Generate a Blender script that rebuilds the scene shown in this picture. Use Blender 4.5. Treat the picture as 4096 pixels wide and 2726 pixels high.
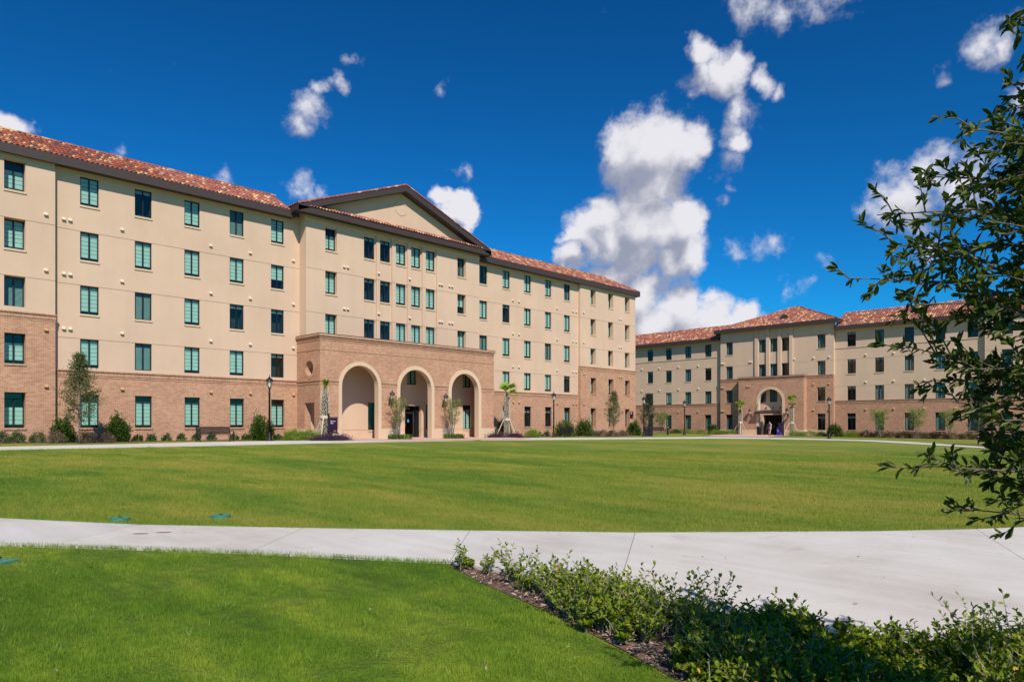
import bpy, math, random
import numpy as np
from mathutils import Vector, Matrix
from mathutils.geometry import tessellate_polygon
random.seed(7); RNG = np.random.default_rng(7)
R = math.radians
for o in list(bpy.data.objects): bpy.data.objects.remove(o)
scene = bpy.context.scene
COL = scene.collection

# ------------------------------------------------------------------ camera
HEAD = R(44.48)
SN, CS = math.sin(HEAD), math.cos(HEAD)
FPX, CXP, HORIZON, CAMZ = 2797.0, 2048.0, 1698.0, 1.6      # measured on the 4096 px wide photograph
cam_d = bpy.data.cameras.new('camera'); cam = bpy.data.objects.new('camera', cam_d); COL.objects.link(cam)
cam.location = (0, 0, CAMZ); cam.rotation_euler = (R(90), 0, HEAD)
cam_d.sensor_width = 36; cam_d.lens = FPX / 4096 * 36
cam_d.shift_y = (HORIZON - 1363) / 4096
cam_d.clip_start = 0.05; cam_d.clip_end = 3000
scene.camera = cam

# ------------------------------------------------------------------ sun, exposure
SUN = Vector((1.0, -0.57, 1.14)).normalized()                # towards the sun
sd = bpy.data.lights.new('sun', 'SUN'); so = bpy.data.objects.new('sun', sd); COL.objects.link(so)
sd.energy = 4.75; sd.angle = R(0.5); sd.color = (1.0, 0.92, 0.82)
so.location = (20, -10, 40); so.rotation_euler = (-SUN).to_track_quat('-Z', 'Y').to_euler()
vs = scene.view_settings
vs.view_transform = 'Standard'; vs.look = 'None'; vs.exposure = 0.15; vs.gamma = 1.0; vs.use_curve_mapping = False
scene.render.engine = 'CYCLES'
scene.cycles.max_bounces = 6; scene.cycles.transparent_max_bounces = 12
scene.cycles.use_denoising = True

# ------------------------------------------------------------------ sky with clouds
def pix_dir(x, y):                                          # direction of a pixel of the 2356 px wide view
    s = (x * 1.7385 - CXP) / FPX; v = (HORIZON - y * 1.7385) / FPX
    return Vector((-SN + s * CS, CS + s * SN, v)).normalized()
world = bpy.data.worlds.new('World'); scene.world = world; world.use_nodes = True
def build_world():
    nt = world.node_tree; nt.nodes.clear()
    N = nt.nodes.new; L = nt.links.new
    blobs = [  # x, y, radius (px), weight
        (1480,350,112,1.15),(1555,350,78,1.1),(1432,345,62,1),(1500,430,100,1.05),(1565,520,82,1.1),(1475,520,112,1.15),(1390,540,86,1.1),
        (1335,550,46,1),(1575,585,66,1),(1450,590,80,.95),(1395,485,52,1),(1530,590,70,.9),
        (1325,600,38,1),(1400,640,56,1.05),(1470,680,72,1.1),(1560,712,74,1.1),(1640,728,64,1.1),(1715,728,52,1.05),(1510,760,90,1.1),(1620,780,90,1.1),(1740,770,60,1),(1680,752,66,1.05),(1420,700,70,1.05),
        (1600,150,46,.9),(1598,210,42,.85),(1655,200,72,1.0),(1690,160,46,.9),(1690,270,44,.85),(1690,330,50,.9),(1685,378,42,.8),(1755,200,34,.8),(1785,228,30,.75),
        (1030,490,46,1.15),(1060,506,36,1.1),(1000,464,28,1.0),
        (705,262,50,.72),(688,300,36,.68),(738,222,30,.62),(778,200,24,.56),(805,142,26,.52),(1022,205,28,.5),
        (25,292,62,.95),(-40,290,70,1),
        (2085,455,95,.86),(2140,392,70,.86),(2030,490,58,.74),(2200,420,90,.8),(2110,560,60,.7),
        (1740,15,70,.6),(1820,20,66,.66),(1890,2,60,.66),(1700,10,50,.55),(1950,-10,50,.6),
        (2235,92,62,.72),(2290,80,46,.66),(2150,180,34,.5),(2340,220,60,.66),
        (1740,577,50,.50),(1700,592,40,.46),(1778,570,40,.48),(1820,662,46,.50),(1858,648,34,.46),(1895,610,36,.42),
        (680,440,42,.6),(715,446,30,.56),(495,405,34,.6),(305,350,26,.5),(1690,470,30,.52),(1705,440,24,.5),(1042,412,26,.5)]
    # node group: cloud thickness seen in a direction
    g = bpy.data.node_groups.new('cloud_thickness', 'ShaderNodeTree')
    g.interface.new_socket('Dir', in_out='INPUT', socket_type='NodeSocketVector')
    g.interface.new_socket('Fac', in_out='OUTPUT', socket_type='NodeSocketFloat'); g.interface.new_socket('Body', in_out='OUTPUT', socket_type='NodeSocketFloat')
    gi = g.nodes.new('NodeGroupInput'); go = g.nodes.new('NodeGroupOutput'); gl = g.links.new
    def gm(op, a, b=None, c=None):
        n = g.nodes.new('ShaderNodeMath'); n.operation = op
        for i, v in enumerate((a, b, c)):
            if v is None: continue
            if isinstance(v, (int, float)): n.inputs[i].default_value = v
            else: gl(v, n.inputs[i])
        return n.outputs[0]
    def noise(scale, detail, rough=.55):
        n = g.nodes.new('ShaderNodeTexNoise'); n.inputs['Scale'].default_value = scale
        n.inputs['Detail'].default_value = detail; n.inputs['Roughness'].default_value = rough
        gl(gi.outputs[0], n.inputs['Vector']); return n
    last = gi.outputs[0]
    for sc_, amp in ((7.5, .085), (24, .034), (80, .011)):     # billows of three sizes bend the outlines
        n1 = noise(sc_, 4, .55)
        off = g.nodes.new('ShaderNodeVectorMath'); off.operation = 'SUBTRACT'; gl(n1.outputs['Color'], off.inputs[0]); off.inputs[1].default_value = (.5, .5, .5)
        sc = g.nodes.new('ShaderNodeVectorMath'); sc.operation = 'SCALE'; gl(off.outputs[0], sc.inputs[0]); sc.inputs['Scale'].default_value = amp
        ad0 = g.nodes.new('ShaderNodeVectorMath'); ad0.operation = 'ADD'; gl(last, ad0.inputs[0]); gl(sc.outputs[0], ad0.inputs[1]); last = ad0.outputs[0]
    ad = g.nodes.new('ShaderNodeVectorMath'); ad.operation = 'NORMALIZE'; gl(ad0.outputs[0], ad.inputs[0])
    acc = None
    for (x, y, r, w) in blobs:
        c = pix_dir(x, y); rad = (pix_dir(x + r * (.84 if w > .89 else 1), y) - c).length
        d = g.nodes.new('ShaderNodeVectorMath'); d.operation = 'DISTANCE'; gl(ad.outputs[0], d.inputs[0]); d.inputs[1].default_value = c
        m = g.nodes.new('ShaderNodeMapRange'); m.clamp = True
        gl(d.outputs['Value'], m.inputs['Value']); m.inputs['From Min'].default_value = rad * 1.5; m.inputs['From Max'].default_value = rad * .15
        m.inputs['To Min'].default_value = 0; m.inputs['To Max'].default_value = w if w > .89 else w * .76
        acc = m.outputs[0] if acc is None else gm('MAXIMUM', acc, m.outputs[0])
    body = acc
    n2 = noise(34, 8, .64)
    acc = gm('ADD', acc, gm('MULTIPLY', gm('SUBTRACT', n2.outputs['Fac'], .5), .95))
    # the same kind of scattered fair-weather cloud over the rest of the sky
    n3 = noise(4.5, 7, .55)
    dv = g.nodes.new('ShaderNodeVectorMath'); dv.operation = 'DOT_PRODUCT'; gl(gi.outputs[0], dv.inputs[0]); dv.inputs[1].default_value = pix_dir(1178, 500)
    mo = g.nodes.new('ShaderNodeMapRange'); gl(dv.outputs['Value'], mo.inputs['Value'])
    mo.inputs['From Min'].default_value = .72; mo.inputs['From Max'].default_value = .55; mo.inputs['To Min'].default_value = 0; mo.inputs['To Max'].default_value = 1
    rest = gm('MULTIPLY', gm('MULTIPLY', gm('SUBTRACT', n3.outputs['Fac'], .60), 5.0), mo.outputs[0])
    acc = gm('MAXIMUM', acc, rest)
    gl(acc, go.inputs[0]); gl(gm('MAXIMUM', body, rest), go.inputs[1])
    tc = N('ShaderNodeTexCoord')
    A = N('ShaderNodeGroup'); A.node_tree = g; L(tc.outputs['Generated'], A.inputs[0])
    up = N('ShaderNodeVectorMath'); up.operation = 'ADD'; L(tc.outputs['Generated'], up.inputs[0]); up.inputs[1].default_value = (.008, .008, .038)
    B = N('ShaderNodeGroup'); B.node_tree = g; L(up.outputs[0], B.inputs[0])
    al = N('ShaderNodeMapRange'); al.interpolation_type = 'SMOOTHSTEP'; L(A.outputs[0], al.inputs['Value'])
    al.inputs['From Min'].default_value = .17; al.inputs['From Max'].default_value = .72
    df = N('ShaderNodeMath'); df.operation = 'SUBTRACT'; L(A.outputs[1], df.inputs[0]); L(B.outputs[1], df.inputs[1])
    dn = N('ShaderNodeMath'); dn.operation = 'SUBTRACT'; L(A.outputs[0], dn.inputs[0]); L(A.outputs[1], dn.inputs[1])
    ds = N('ShaderNodeMath'); ds.operation = 'MULTIPLY_ADD'; L(dn.outputs[0], ds.inputs[0]); ds.inputs[1].default_value = .5; L(df.outputs[0], ds.inputs[2])
    sh = N('ShaderNodeMapRange'); sh.interpolation_type = 'SMOOTHSTEP'; L(ds.outputs[0], sh.inputs['Value'])
    sh.inputs['From Min'].default_value = -.36; sh.inputs['From Max'].default_value = .44
    cc = N('ShaderNodeMix'); cc.data_type = 'RGBA'; L(sh.outputs[0], cc.inputs['Factor'])
    cc.inputs[6].default_value = (3.6, 3.9, 5.1, 1); cc.inputs[7].default_value = (9.2, 9.1, 9.7, 1)  # cloud shading painted in: grey undersides, sunlit white tops
    sky = N('ShaderNodeTexSky'); sky.sky_type = 'NISHITA'; sky.sun_disc = False
    sky.sun_elevation = math.asin(SUN.z); sky.sun_rotation = math.atan2(SUN.x, SUN.y)
    sky.air_density = 1.0; sky.dust_density = 0.2; sky.ozone_density = 4.0
    tint = N('ShaderNodeMix'); tint.data_type = 'RGBA'; tint.blend_type = 'MULTIPLY'; tint.inputs['Factor'].default_value = 1
    nrm = N('ShaderNodeMix'); nrm.data_type = 'RGBA'; nrm.blend_type = 'MULTIPLY'; nrm.inputs['Factor'].default_value = 1; L(sky.outputs[0], nrm.inputs[6]); nrm.inputs[7].default_value = (.22, .22, .22, 1)
    gam = N('ShaderNodeGamma'); L(nrm.outputs[2], gam.inputs['Color']); gam.inputs['Gamma'].default_value = 1.4                  # deep, polarised blue overhead
    L(gam.outputs[0], tint.inputs[6]); tint.inputs[7].default_value = (.36, 3.62, 5.15, 1)
    mx = N('ShaderNodeMix'); mx.data_type = 'RGBA'; L(al.outputs[0], mx.inputs['Factor']); L(tint.outputs[2], mx.inputs[6]); L(cc.outputs[2], mx.inputs[7])
    bg = N('ShaderNodeBackground'); bg.inputs['Strength'].default_value = .08; L(mx.outputs[2], bg.inputs['Color'])
    out = N('ShaderNodeOutputWorld'); L(bg.outputs[0], out.inputs['Surface'])
build_world()

# ------------------------------------------------------------------ photo measurements -> places
def gz(x, y):                                               # the courtyard falls gently away from the long hall
    if isinstance(x, np.ndarray): x = np.clip(x, -62, 12); y = np.clip(y, -20, 100)
    else: x = min(max(x, -62), 12); y = min(max(y, -20), 100)
    return .205 - .011 * x - .0035 * y
def on_x(px, X):                                            # Y where the ray of column px meets the plane X
    s = (px - CXP) / FPX; t = -X / (SN - s * CS); return t * (CS + s * SN)
def on_y(px, Y):
    s = (px - CXP) / FPX; t = Y / (CS + s * SN); return t * (-SN + s * CS)
def tr(t, r): return (-SN * t + CS * r, CS * t + SN * r)    # depth, lateral -> world
def PM(px, X): y = on_x(px, X); return (X, y, gz(X, y))
def PF(px, Y): x = on_y(px, Y); return (x, Y, gz(x, Y))

# ------------------------------------------------------------------ mesh helpers
def obj(name, mesh, parent=None, loc=None, rz=0):
    o = bpy.data.objects.new(name, mesh); COL.objects.link(o)
    if parent is not None: o.parent = parent
    if loc is not None: o.location = loc
    if rz: o.rotation_euler = (0, 0, rz)
    return o
def tag(o, label, cat, group=None):
    o['label'] = label; o['category'] = cat
    if group: o['group'] = group
    return o
def thing(name, label, cat, loc=(0, 0, 0), rz=0, group=None):
    return tag(obj(name, None, None, loc, rz), label, cat, group)
def struct(name, mesh): o = obj(name, mesh); o['kind'] = 'structure'; return o
def copy_tree(o, parent=None):
    c = o.copy(); COL.objects.link(c); c.parent = parent
    for ch in o.children: copy_tree(ch, c)
    return c
def np_mesh(name, V, F, mat, smooth=False, mi=None):
    V = np.asarray(V, np.float32).reshape(-1, 3); F = np.asarray(F, np.int32); k = F.shape[1]
    m = bpy.data.meshes.new(name)
    m.vertices.add(len(V)); m.vertices.foreach_set('co', V.ravel())
    m.loops.add(F.size); m.loops.foreach_set('vertex_index', F.ravel())
    m.polygons.add(len(F)); m.polygons.foreach_set('loop_start', np.arange(0, F.size, k, dtype=np.int32))
    m.polygons.foreach_set('loop_total', np.full(len(F), k, np.int32))
    if smooth: m.polygons.foreach_set('use_smooth', np.ones(len(F), bool))
    for x in (mat if isinstance(mat, (list, tuple)) else [mat]): m.materials.append(x)
    if mi is not None: m.polygons.foreach_set('material_index', np.asarray(mi, np.int32))
    m.update(calc_edges=True); return m
class MB:
    def __init__(s): s.v = []; s.f = []; s.m = []; s.cur = 0
    def face(s, pts):
        n = len(s.v); s.v += [tuple(p) for p in pts]; s.f.append(tuple(range(n, n + len(pts)))); s.m.append(s.cur); return s
    def box(s, x0, x1, y0, y1, z0, z1):
        n = len(s.v)
        s.v += [(x, y, z) for z in (z0, z1) for y in (y0, y1) for x in (x0, x1)]
        for q in ((0,2,3,1),(4,5,7,6),(0,1,5,4),(2,6,7,3),(0,4,6,2),(1,3,7,5)): s.f.append(tuple(n + i for i in q)); s.m.append(s.cur)
        return s
    def prism(s, poly, a, b, axis='y'):                     # poly of (p,q) pushed from a to b along the axis
        P = {'y': lambda p, q, d: (p, d, q), 'x': lambda p, q, d: (d, p, q), 'z': lambda p, q, d: (p, q, d)}[axis]
        n = len(s.v); k = len(poly)
        s.v += [P(p, q, a) for p, q in poly] + [P(p, q, b) for p, q in poly]
        s.f += [tuple(n + i for i in range(k))[::-1], tuple(n + k + i for i in range(k))]; s.m += [s.cur] * 2
        for i in range(k): s.f.append((n + i, n + (i + 1) % k, n + k + (i + 1) % k, n + k + i)); s.m.append(s.cur)
        return s
    def tube(s, pts, rad, seg=8, cap=True):
        pts = [Vector(p) for p in pts]; k = len(pts); n = len(s.v)
        if not isinstance(rad, (list, tuple)): rad = [rad] * k
        ref = None
        for i, p in enumerate(pts):
            d = (pts[min(i + 1, k - 1)] - pts[max(i - 1, 0)]).normalized()
            if ref is None: ref = Vector((1, 0, 0)) if abs(d.x) < .8 else Vector((0, 1, 0))
            a = (ref - d * ref.dot(d)).normalized(); b = d.cross(a); ref = a
            for j in range(seg):
                t = 2 * math.pi * j / seg; s.v.append(tuple(p + (a * math.cos(t) + b * math.sin(t)) * rad[i]))
        for i in range(k - 1):
            for j in range(seg):
                s.f.append((n + i * seg + j, n + i * seg + (j + 1) % seg, n + (i + 1) * seg + (j + 1) % seg, n + (i + 1) * seg + j)); s.m.append(s.cur)
        if cap:
            s.f += [tuple(n + j for j in range(seg))[::-1], tuple(n + (k - 1) * seg + j for j in range(seg))]; s.m += [s.cur] * 2
        return s
    def lathe(s, prof, seg=12, c=(0, 0)):                   # prof of (radius, z)
        return s.tube([(c[0], c[1], z) for r, z in prof], [r for r, z in prof], seg)
    def mesh(s, name, mat, smooth=False):
        m = bpy.data.meshes.new(name); m.from_pydata(s.v, [], s.f)
        for x in (mat if isinstance(mat, (list, tuple)) else [mat]): m.materials.append(x)
        if any(s.m): m.polygons.foreach_set('material_index', s.m)
        if smooth: m.polygons.foreach_set('use_smooth', [True] * len(m.polygons))
        m.update(); return m
    def build(s, name, mat, parent=None, smooth=False, loc=None): return obj(name, s.mesh(name, mat, smooth), parent, loc)

# ------------------------------------------------------------------ materials
def nodes_of(name):
    m = bpy.data.materials.new(name); m.use_nodes = True; nt = m.node_tree
    return m, nt, nt.nodes, nt.links, nt.nodes['Principled BSDF']
def lk_pos(nt): return nt.nodes.new('ShaderNodeNewGeometry').outputs['Position']
def ramp(nt, fac, stops):
    r = nt.nodes.new('ShaderNodeValToRGB'); e = r.color_ramp.elements
    while len(e) < len(stops): e.new(.5)
    for i, (p, c) in enumerate(stops): e[i].position = p; e[i].color = (*c, 1)
    nt.links.new(fac, r.inputs[0]); return r.outputs[0]
def noise_n(nt, vec, scale, detail=4, rough=.6):
    n = nt.nodes.new('ShaderNodeTexNoise'); n.inputs['Scale'].default_value = scale; n.inputs['Detail'].default_value = detail
    n.inputs['Roughness'].default_value = rough; nt.links.new(vec, n.inputs['Vector']); return n.outputs['Fac']
def mixc(nt, fac, a, b, mode='MIX'):
    n = nt.nodes.new('ShaderNodeMix'); n.data_type = 'RGBA'; n.blend_type = mode
    for sock, v in ((n.inputs['Factor'], fac), (n.inputs[6], a), (n.inputs[7], b)):
        if isinstance(v, (int, float)): sock.default_value = v
        elif isinstance(v, tuple): sock.default_value = (*v, 1)
        else: nt.links.new(v, sock)
    return n.outputs[2]
def bump(nt, b, h, strength, dist=.01):
    n = nt.nodes.new('ShaderNodeBump'); n.inputs['Strength'].default_value = strength; n.inputs['Distance'].default_value = dist
    nt.links.new(h, n.inputs['Height']); nt.links.new(n.outputs[0], b.inputs['Normal'])
def PB(name, col, rough=.6, var=.12, scale=6, bmp=0, bscale=60, metal=0, spec=.4):
    m, nt, N, L, b = nodes_of(name); pos = lk_pos(nt)
    f = noise_n(nt, pos, scale, 5)
    lo = tuple(c * (1 - var) for c in col); hi = tuple(min(1, c * (1 + var)) for c in col)
    L.new(ramp(nt, f, [(.3, lo), (.7, hi)]), b.inputs['Base Color'])
    b.inputs['Roughness'].default_value = rough; b.inputs['Metallic'].default_value = metal; b.inputs['Specular IOR Level'].default_value = spec
    if bmp: bump(nt, b, noise_n(nt, pos, bscale, 3), bmp)
    return m
def brick_mat(name, soldier=False):
    m, nt, N, L, b = nodes_of(name); pos = lk_pos(nt)
    sp = N.new('ShaderNodeSeparateXYZ'); L.new(pos, sp.inputs[0])
    ad = N.new('ShaderNodeMath'); ad.operation = 'ADD'; L.new(sp.outputs[0], ad.inputs[0]); L.new(sp.outputs[1], ad.inputs[1])
    cb = N.new('ShaderNodeCombineXYZ')
    L.new(ad.outputs[0], cb.inputs[1 if soldier else 0]); L.new(sp.outputs[2], cb.inputs[0 if soldier else 1])
    br = N.new('ShaderNodeTexBrick'); L.new(cb.outputs[0], br.inputs['Vector'])
    for k, v in (('Scale', 1), ('Mortar Size', .006), ('Mortar Smooth', .15), ('Bias', -.1), ('Brick Width', .24 if soldier else .213), ('Row Height', .0677)): br.inputs[k].default_value = v
    br.offset = 0 if soldier else .5
    br.inputs['Color1'].default_value = (.36, .168, .098, 1); br.inputs['Color2'].default_value = (.51, .280, .178, 1); br.inputs['Mortar'].default_value = (.60, .45, .31, 1)
    c = br.outputs['Color']
    pat = ramp(nt, noise_n(nt, pos, .9, 4), [(.3, (.90, .88, .86)), (.7, (1.08, 1.06, 1.04))])
    c = mixc(nt, 1.0, c, pat, 'MULTIPLY')
    L.new(c, b.inputs['Base Color']); b.inputs['Roughness'].default_value = .85; b.inputs['Specular IOR Level'].default_value = .25
    iv = N.new('ShaderNodeMath'); iv.operation = 'SUBTRACT'; iv.inputs[0].default_value = 1; L.new(br.outputs['Fac'], iv.inputs[1]); bump(nt, b, iv.outputs[0], .3, .006)
    return m
def stucco_mat(name, col):
    m, nt, N, L, b = nodes_of(name); pos = lk_pos(nt)
    a = ramp(nt, noise_n(nt, pos, .35, 5), [(.3, tuple(c * .94 for c in col)), (.7, tuple(c * 1.05 for c in col))])
    mp = N.new('ShaderNodeMapping'); mp.inputs['Scale'].default_value = (1.2, 1.2, .12); L.new(pos, mp.inputs[0])
    st = ramp(nt, noise_n(nt, mp.outputs[0], 1.1, 5), [(.32, (.975, .97, .96)), (.6, (1.01, 1.01, 1.01))])
    L.new(mixc(nt, 1.0, a, st, 'MULTIPLY'), b.inputs['Base Color']); b.inputs['Roughness'].default_value = .9; b.inputs['Specular IOR Level'].default_value = .2
    bump(nt, b, noise_n(nt, pos, 90, 3), .15, .004); return m
def leaf_mat(name, c1, c2, c3=None, trans=.3, rough=.45, scale=14, spec=.4):
    m, nt, N, L, b = nodes_of(name); pos = lk_pos(nt)
    stops = [(.28, c1), (.6, c2)] + ([(.78, c3)] if c3 else [])
    c = ramp(nt, noise_n(nt, pos, scale, 3), stops)
    L.new(c, b.inputs['Base Color']); b.inputs['Roughness'].default_value = rough; b.inputs['Specular IOR Level'].default_value = spec
    tl = N.new('ShaderNodeBsdfTranslucent'); L.new(mixc(nt, 1.0, c, (1.25, 1.35, .6), 'MULTIPLY'), tl.inputs['Color'])
    mx = N.new('ShaderNodeMixShader'); mx.inputs[0].default_value = trans; L.new(b.outputs[0], mx.inputs[1]); L.new(tl.outputs[0], mx.inputs[2])
    L.new(mx.outputs[0], N['Material Output'].inputs['Surface']); return m
def glass_mat(name, tintc):
    m, nt, N, L, b = nodes_of(name); N.remove(b)
    t = N.new('ShaderNodeBsdfTransparent'); t.inputs['Color'].default_value = (*tintc, 1)
    gsy = N.new('ShaderNodeBsdfGlossy'); gsy.inputs['Roughness'].default_value = .02; gsy.inputs['Color'].default_value = (.85, .85, .75, 1)
    lw = N.new('ShaderNodeLayerWeight'); lw.inputs['Blend'].default_value = .5
    pw = N.new('ShaderNodeMath'); pw.operation = 'POWER'; L.new(lw.outputs['Facing'], pw.inputs[0]); pw.inputs[1].default_value = 5
    fr = N.new('ShaderNodeMath'); fr.operation = 'MULTIPLY_ADD'; L.new(pw.outputs[0], fr.inputs[0]); fr.inputs[1].default_value = .9; fr.inputs[2].default_value = .055
    mx = N.new('ShaderNodeMixShader'); L.new(fr.outputs[0], mx.inputs[0]); L.new(t.outputs[0], mx.inputs[1]); L.new(gsy.outputs[0], mx.inputs[2])
    L.new(mx.outputs[0], N['Material Output'].inputs['Surface']); return m
M = {}
M['stucco'] = stucco_mat('stucco', (.605, .432, .308)); M['trim'] = stucco_mat('cast_stone', (.62, .46, .31))
M['brick'] = brick_mat('brick'); M['soldier'] = brick_mat('soldier_brick', True)
M['fascia'] = PB('fascia', (.052, .036, .032), .55, .1); M['frame'] = PB('window_frame', (.018, .014, .015), .4, .1)
M['glass'] = glass_mat('tinted_glass', (.60, .80, .745)); M['doorglass'] = glass_mat('door_glass', (.45, .55, .55))
M['blind'] = PB('blind', (.74, .75, .71), .6, .05, 3); M['slat'] = PB('open_blind', (.40, .44, .44), .6, .05, 3)
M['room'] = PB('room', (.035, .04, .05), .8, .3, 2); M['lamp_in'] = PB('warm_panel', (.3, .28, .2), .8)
TILE = [PB('tile_red', (.30, .085, .052), .6, .2, 9), PB('tile_dark', (.20, .062, .045), .6, .2, 9), PB('tile_orange', (.40, .13, .062), .6, .2, 9),
        PB('tile_tan', (.58, .34, .155), .6, .15, 9), PB('tile_grey', (.115, .07, .062), .65, .2, 9), PB('tile_pale', (.42, .24, .18), .6, .15, 9)]
M['under'] = PB('roof_felt', (.10, .035, .026), .8)
M['black'] = PB('black_metal', (.010, .010, .012), .5, .2, 8, spec=.3); M['lampglass'] = PB('lamp_glass', (.62, .58, .50), .25, .1, 8)
M['bronze'] = PB('bronze', (.045, .028, .024), .45, .15)
M['purple'] = PB('purple_panel', (.022, .006, .032), .6, .08, spec=.15); M['white'] = PB('white_print', (.82, .82, .82), .5, .03); M['gold'] = PB('gold_print', (.75, .38, .03), .5, .05)
M['steel'] = PB('steel', (.55, .55, .55), .3, .1, metal=.8); M['bluebin'] = PB('blue_plastic', (.035, .03, .28), .4, .08); M['bluesign'] = PB('blue_sticker', (.03, .30, .62), .5)
M['bark'] = PB('bark', (.20, .165, .13), .9, .4, 25, .8, 60); M['fgbark'] = PB('oak_twig_bark', (.13, .105, .08), .85, .35, 30)
M['twig'] = PB('twig', (.30, .25, .20), .8, .3, 20)
M['boot'] = PB('palm_boots', (.50, .41, .31), .9, .35, 18, .6, 50); M['palmcore'] = PB('palm_fibre', (.07, .05, .035), .95, .4, 30); M['wood'] = PB('lumber', (.55, .44, .33), .8, .2, 8)
M['frond'] = leaf_mat('palm_frond', (.14, .26, .02), (.30, .42, .04), (.52, .52, .08), .3, .45, 4)
M['oak'] = leaf_mat('oak_leaf', (.050, .075, .022), (.115, .14, .04), (.22, .17, .07), .25, .5, 6)
M['oakfar'] = leaf_mat('dark_oak_leaf', (.022, .040, .022), (.045, .065, .032), (.10, .11, .04), .25, .5, 3)
M['fgleaf'] = leaf_mat('live_oak_leaf', (.034, .058, .009), (.080, .115, .016), (.21, .21, .04), .30, .45, 11, .28)
M['camellia'] = leaf_mat('camellia_leaf', (.022, .055, .006), (.060, .115, .010), (.26, .27, .03), .22, .45, 9, .25)
M['lowgreen'] = leaf_mat('low_shrub_leaf', (.030, .070, .022), (.085, .15, .04), None, .25, .5, 6)
M['brownish'] = leaf_mat('brown_shrub_leaf', (.12, .085, .06), (.20, .14, .09), (.11, .14, .045), .2, .6, 3)
M['lime'] = leaf_mat('lime_shrub_leaf', (.11, .21, .02), (.25, .34, .03), (.42, .40, .06), .3, .5, 5)
M['purpleleaf'] = leaf_mat('purple_heart_leaf', (.045, .022, .038), (.10, .05, .085), (.22, .15, .15), .2, .5, 9)
M['myrtle'] = leaf_mat('myrtle_leaf', (.09, .13, .02), (.22, .24, .035), (.36, .19, .05), .3, .5, 4)
M['liriope'] = leaf_mat('liriope_leaf', (.06, .12, .02), (.15, .23, .04), (.34, .36, .16), .2, .45, 8)
M['yellowflower'] = leaf_mat('lily_leaf', (.035, .06, .022), (.10, .11, .035), (.52, .36, .06), .25, .5, 5)
M['jasmine'] = leaf_mat('ground_cover_leaf', (.055, .105, .006), (.22, .29, .012), (.58, .52, .035), .36, .48, 16, .2)
M['autumn'] = leaf_mat('old_leaf', (.45, .20, .03), (.55, .34, .05), (.30, .10, .03), .2, .5, 9)
M['hair'] = PB('hair', (.06, .04, .025), .6); M['skin'] = PB('skin', (.55, .33, .25), .55, .05); M['shirt'] = PB('grey_shirt', (.50, .50, .55), .8, .08); M['shorts'] = PB('dark_shorts', (.016, .014, .018), .8)
M['bagcloth'] = PB('bag_cloth', (.02, .022, .03), .7); M['shoe'] = PB('shoe', (.05, .05, .05), .6)
def lawn_mat(name, cols, fine, blotch=.22, dry=None):
    m, nt, N, L, b = nodes_of(name); pos = lk_pos(nt)
    mp = N.new('ShaderNodeMapping'); mp.inputs['Rotation'].default_value = (0, 0, HEAD); mp.inputs['Scale'].default_value = (.35, 1, 1); L.new(pos, mp.inputs[0])
    f1 = noise_n(nt, mp.outputs[0], blotch, 7, .66); f2 = noise_n(nt, mp.outputs[0], blotch * 6, 5, .6)
    av = N.new('ShaderNodeMath'); av.operation = 'MULTIPLY_ADD'; L.new(f2, av.inputs[0]); av.inputs[1].default_value = .6; av.inputs[2].default_value = -.30
    sm = N.new('ShaderNodeMath'); sm.operation = 'ADD'; L.new(f1, sm.inputs[0]); L.new(av.outputs[0], sm.inputs[1])
    c = ramp(nt, sm.outputs[0], [(.36, cols[0]), (.5, cols[1]), (.65, cols[2])])
    c2 = ramp(nt, noise_n(nt, pos, fine, 4, .7), [(.25, (.62, .64, .55)), (.75, (1.3, 1.28, 1.3))])
    c = mixc(nt, 1.0, c, c2, 'MULTIPLY')
    L.new(c, b.inputs['Base Color']); b.inputs['Roughness'].default_value = .85; b.inputs['Specular IOR Level'].default_value = .15
    if dry:
        tl = N.new('ShaderNodeBsdfTranslucent'); L.new(mixc(nt, 1.0, c, (1.2, 1.3, .7), 'MULTIPLY'), tl.inputs['Color'])
        mx = N.new('ShaderNodeMixShader'); mx.inputs[0].default_value = .3; L.new(b.outputs[0], mx.inputs[1]); L.new(tl.outputs[0], mx.inputs[2])
        L.new(mx.outputs[0], N['Material Output'].inputs['Surface'])
    else: bump(nt, b, noise_n(nt, pos, 35, 3, .7), 1.0, .05)
    return m
LAWN = ((.120, .200, .026), (.198, .246, .034), (.295, .280, .055)); NEAR = ((.130, .240, .022), (.195, .315, .030), (.31, .40, .045))
M['lawn'] = lawn_mat('lawn_ground', LAWN, 14); M['blade'] = lawn_mat('lawn_blade', tuple(tuple(min(1, v * 1.25) for v in c) for c in LAWN), 40, dry=True)
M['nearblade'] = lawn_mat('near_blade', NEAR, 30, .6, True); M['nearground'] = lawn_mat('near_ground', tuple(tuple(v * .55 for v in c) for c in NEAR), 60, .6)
M['tuft'] = leaf_mat('tuft_blade', (.13, .24, .025), (.21, .33, .04), (.36, .40, .09), .3, .5, 3)
M['mulch'] = PB('mulch', (.14, .085, .06), .95, .55, 22, 1.0, 70)
M['chip'] = PB('bark_chips', (.34, .24, .18), .9, .5, 14)
M['paver'] = brick_mat('paver'); M['gap'] = PB('joint_soil', (.27, .24, .20), .95)
M['valve'] = PB('green_plastic', (.05, .21, .14), .5, .15, 30); M['rust'] = PB('rust_stain', (.30, .17, .10), .9, .4, 30)
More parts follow.
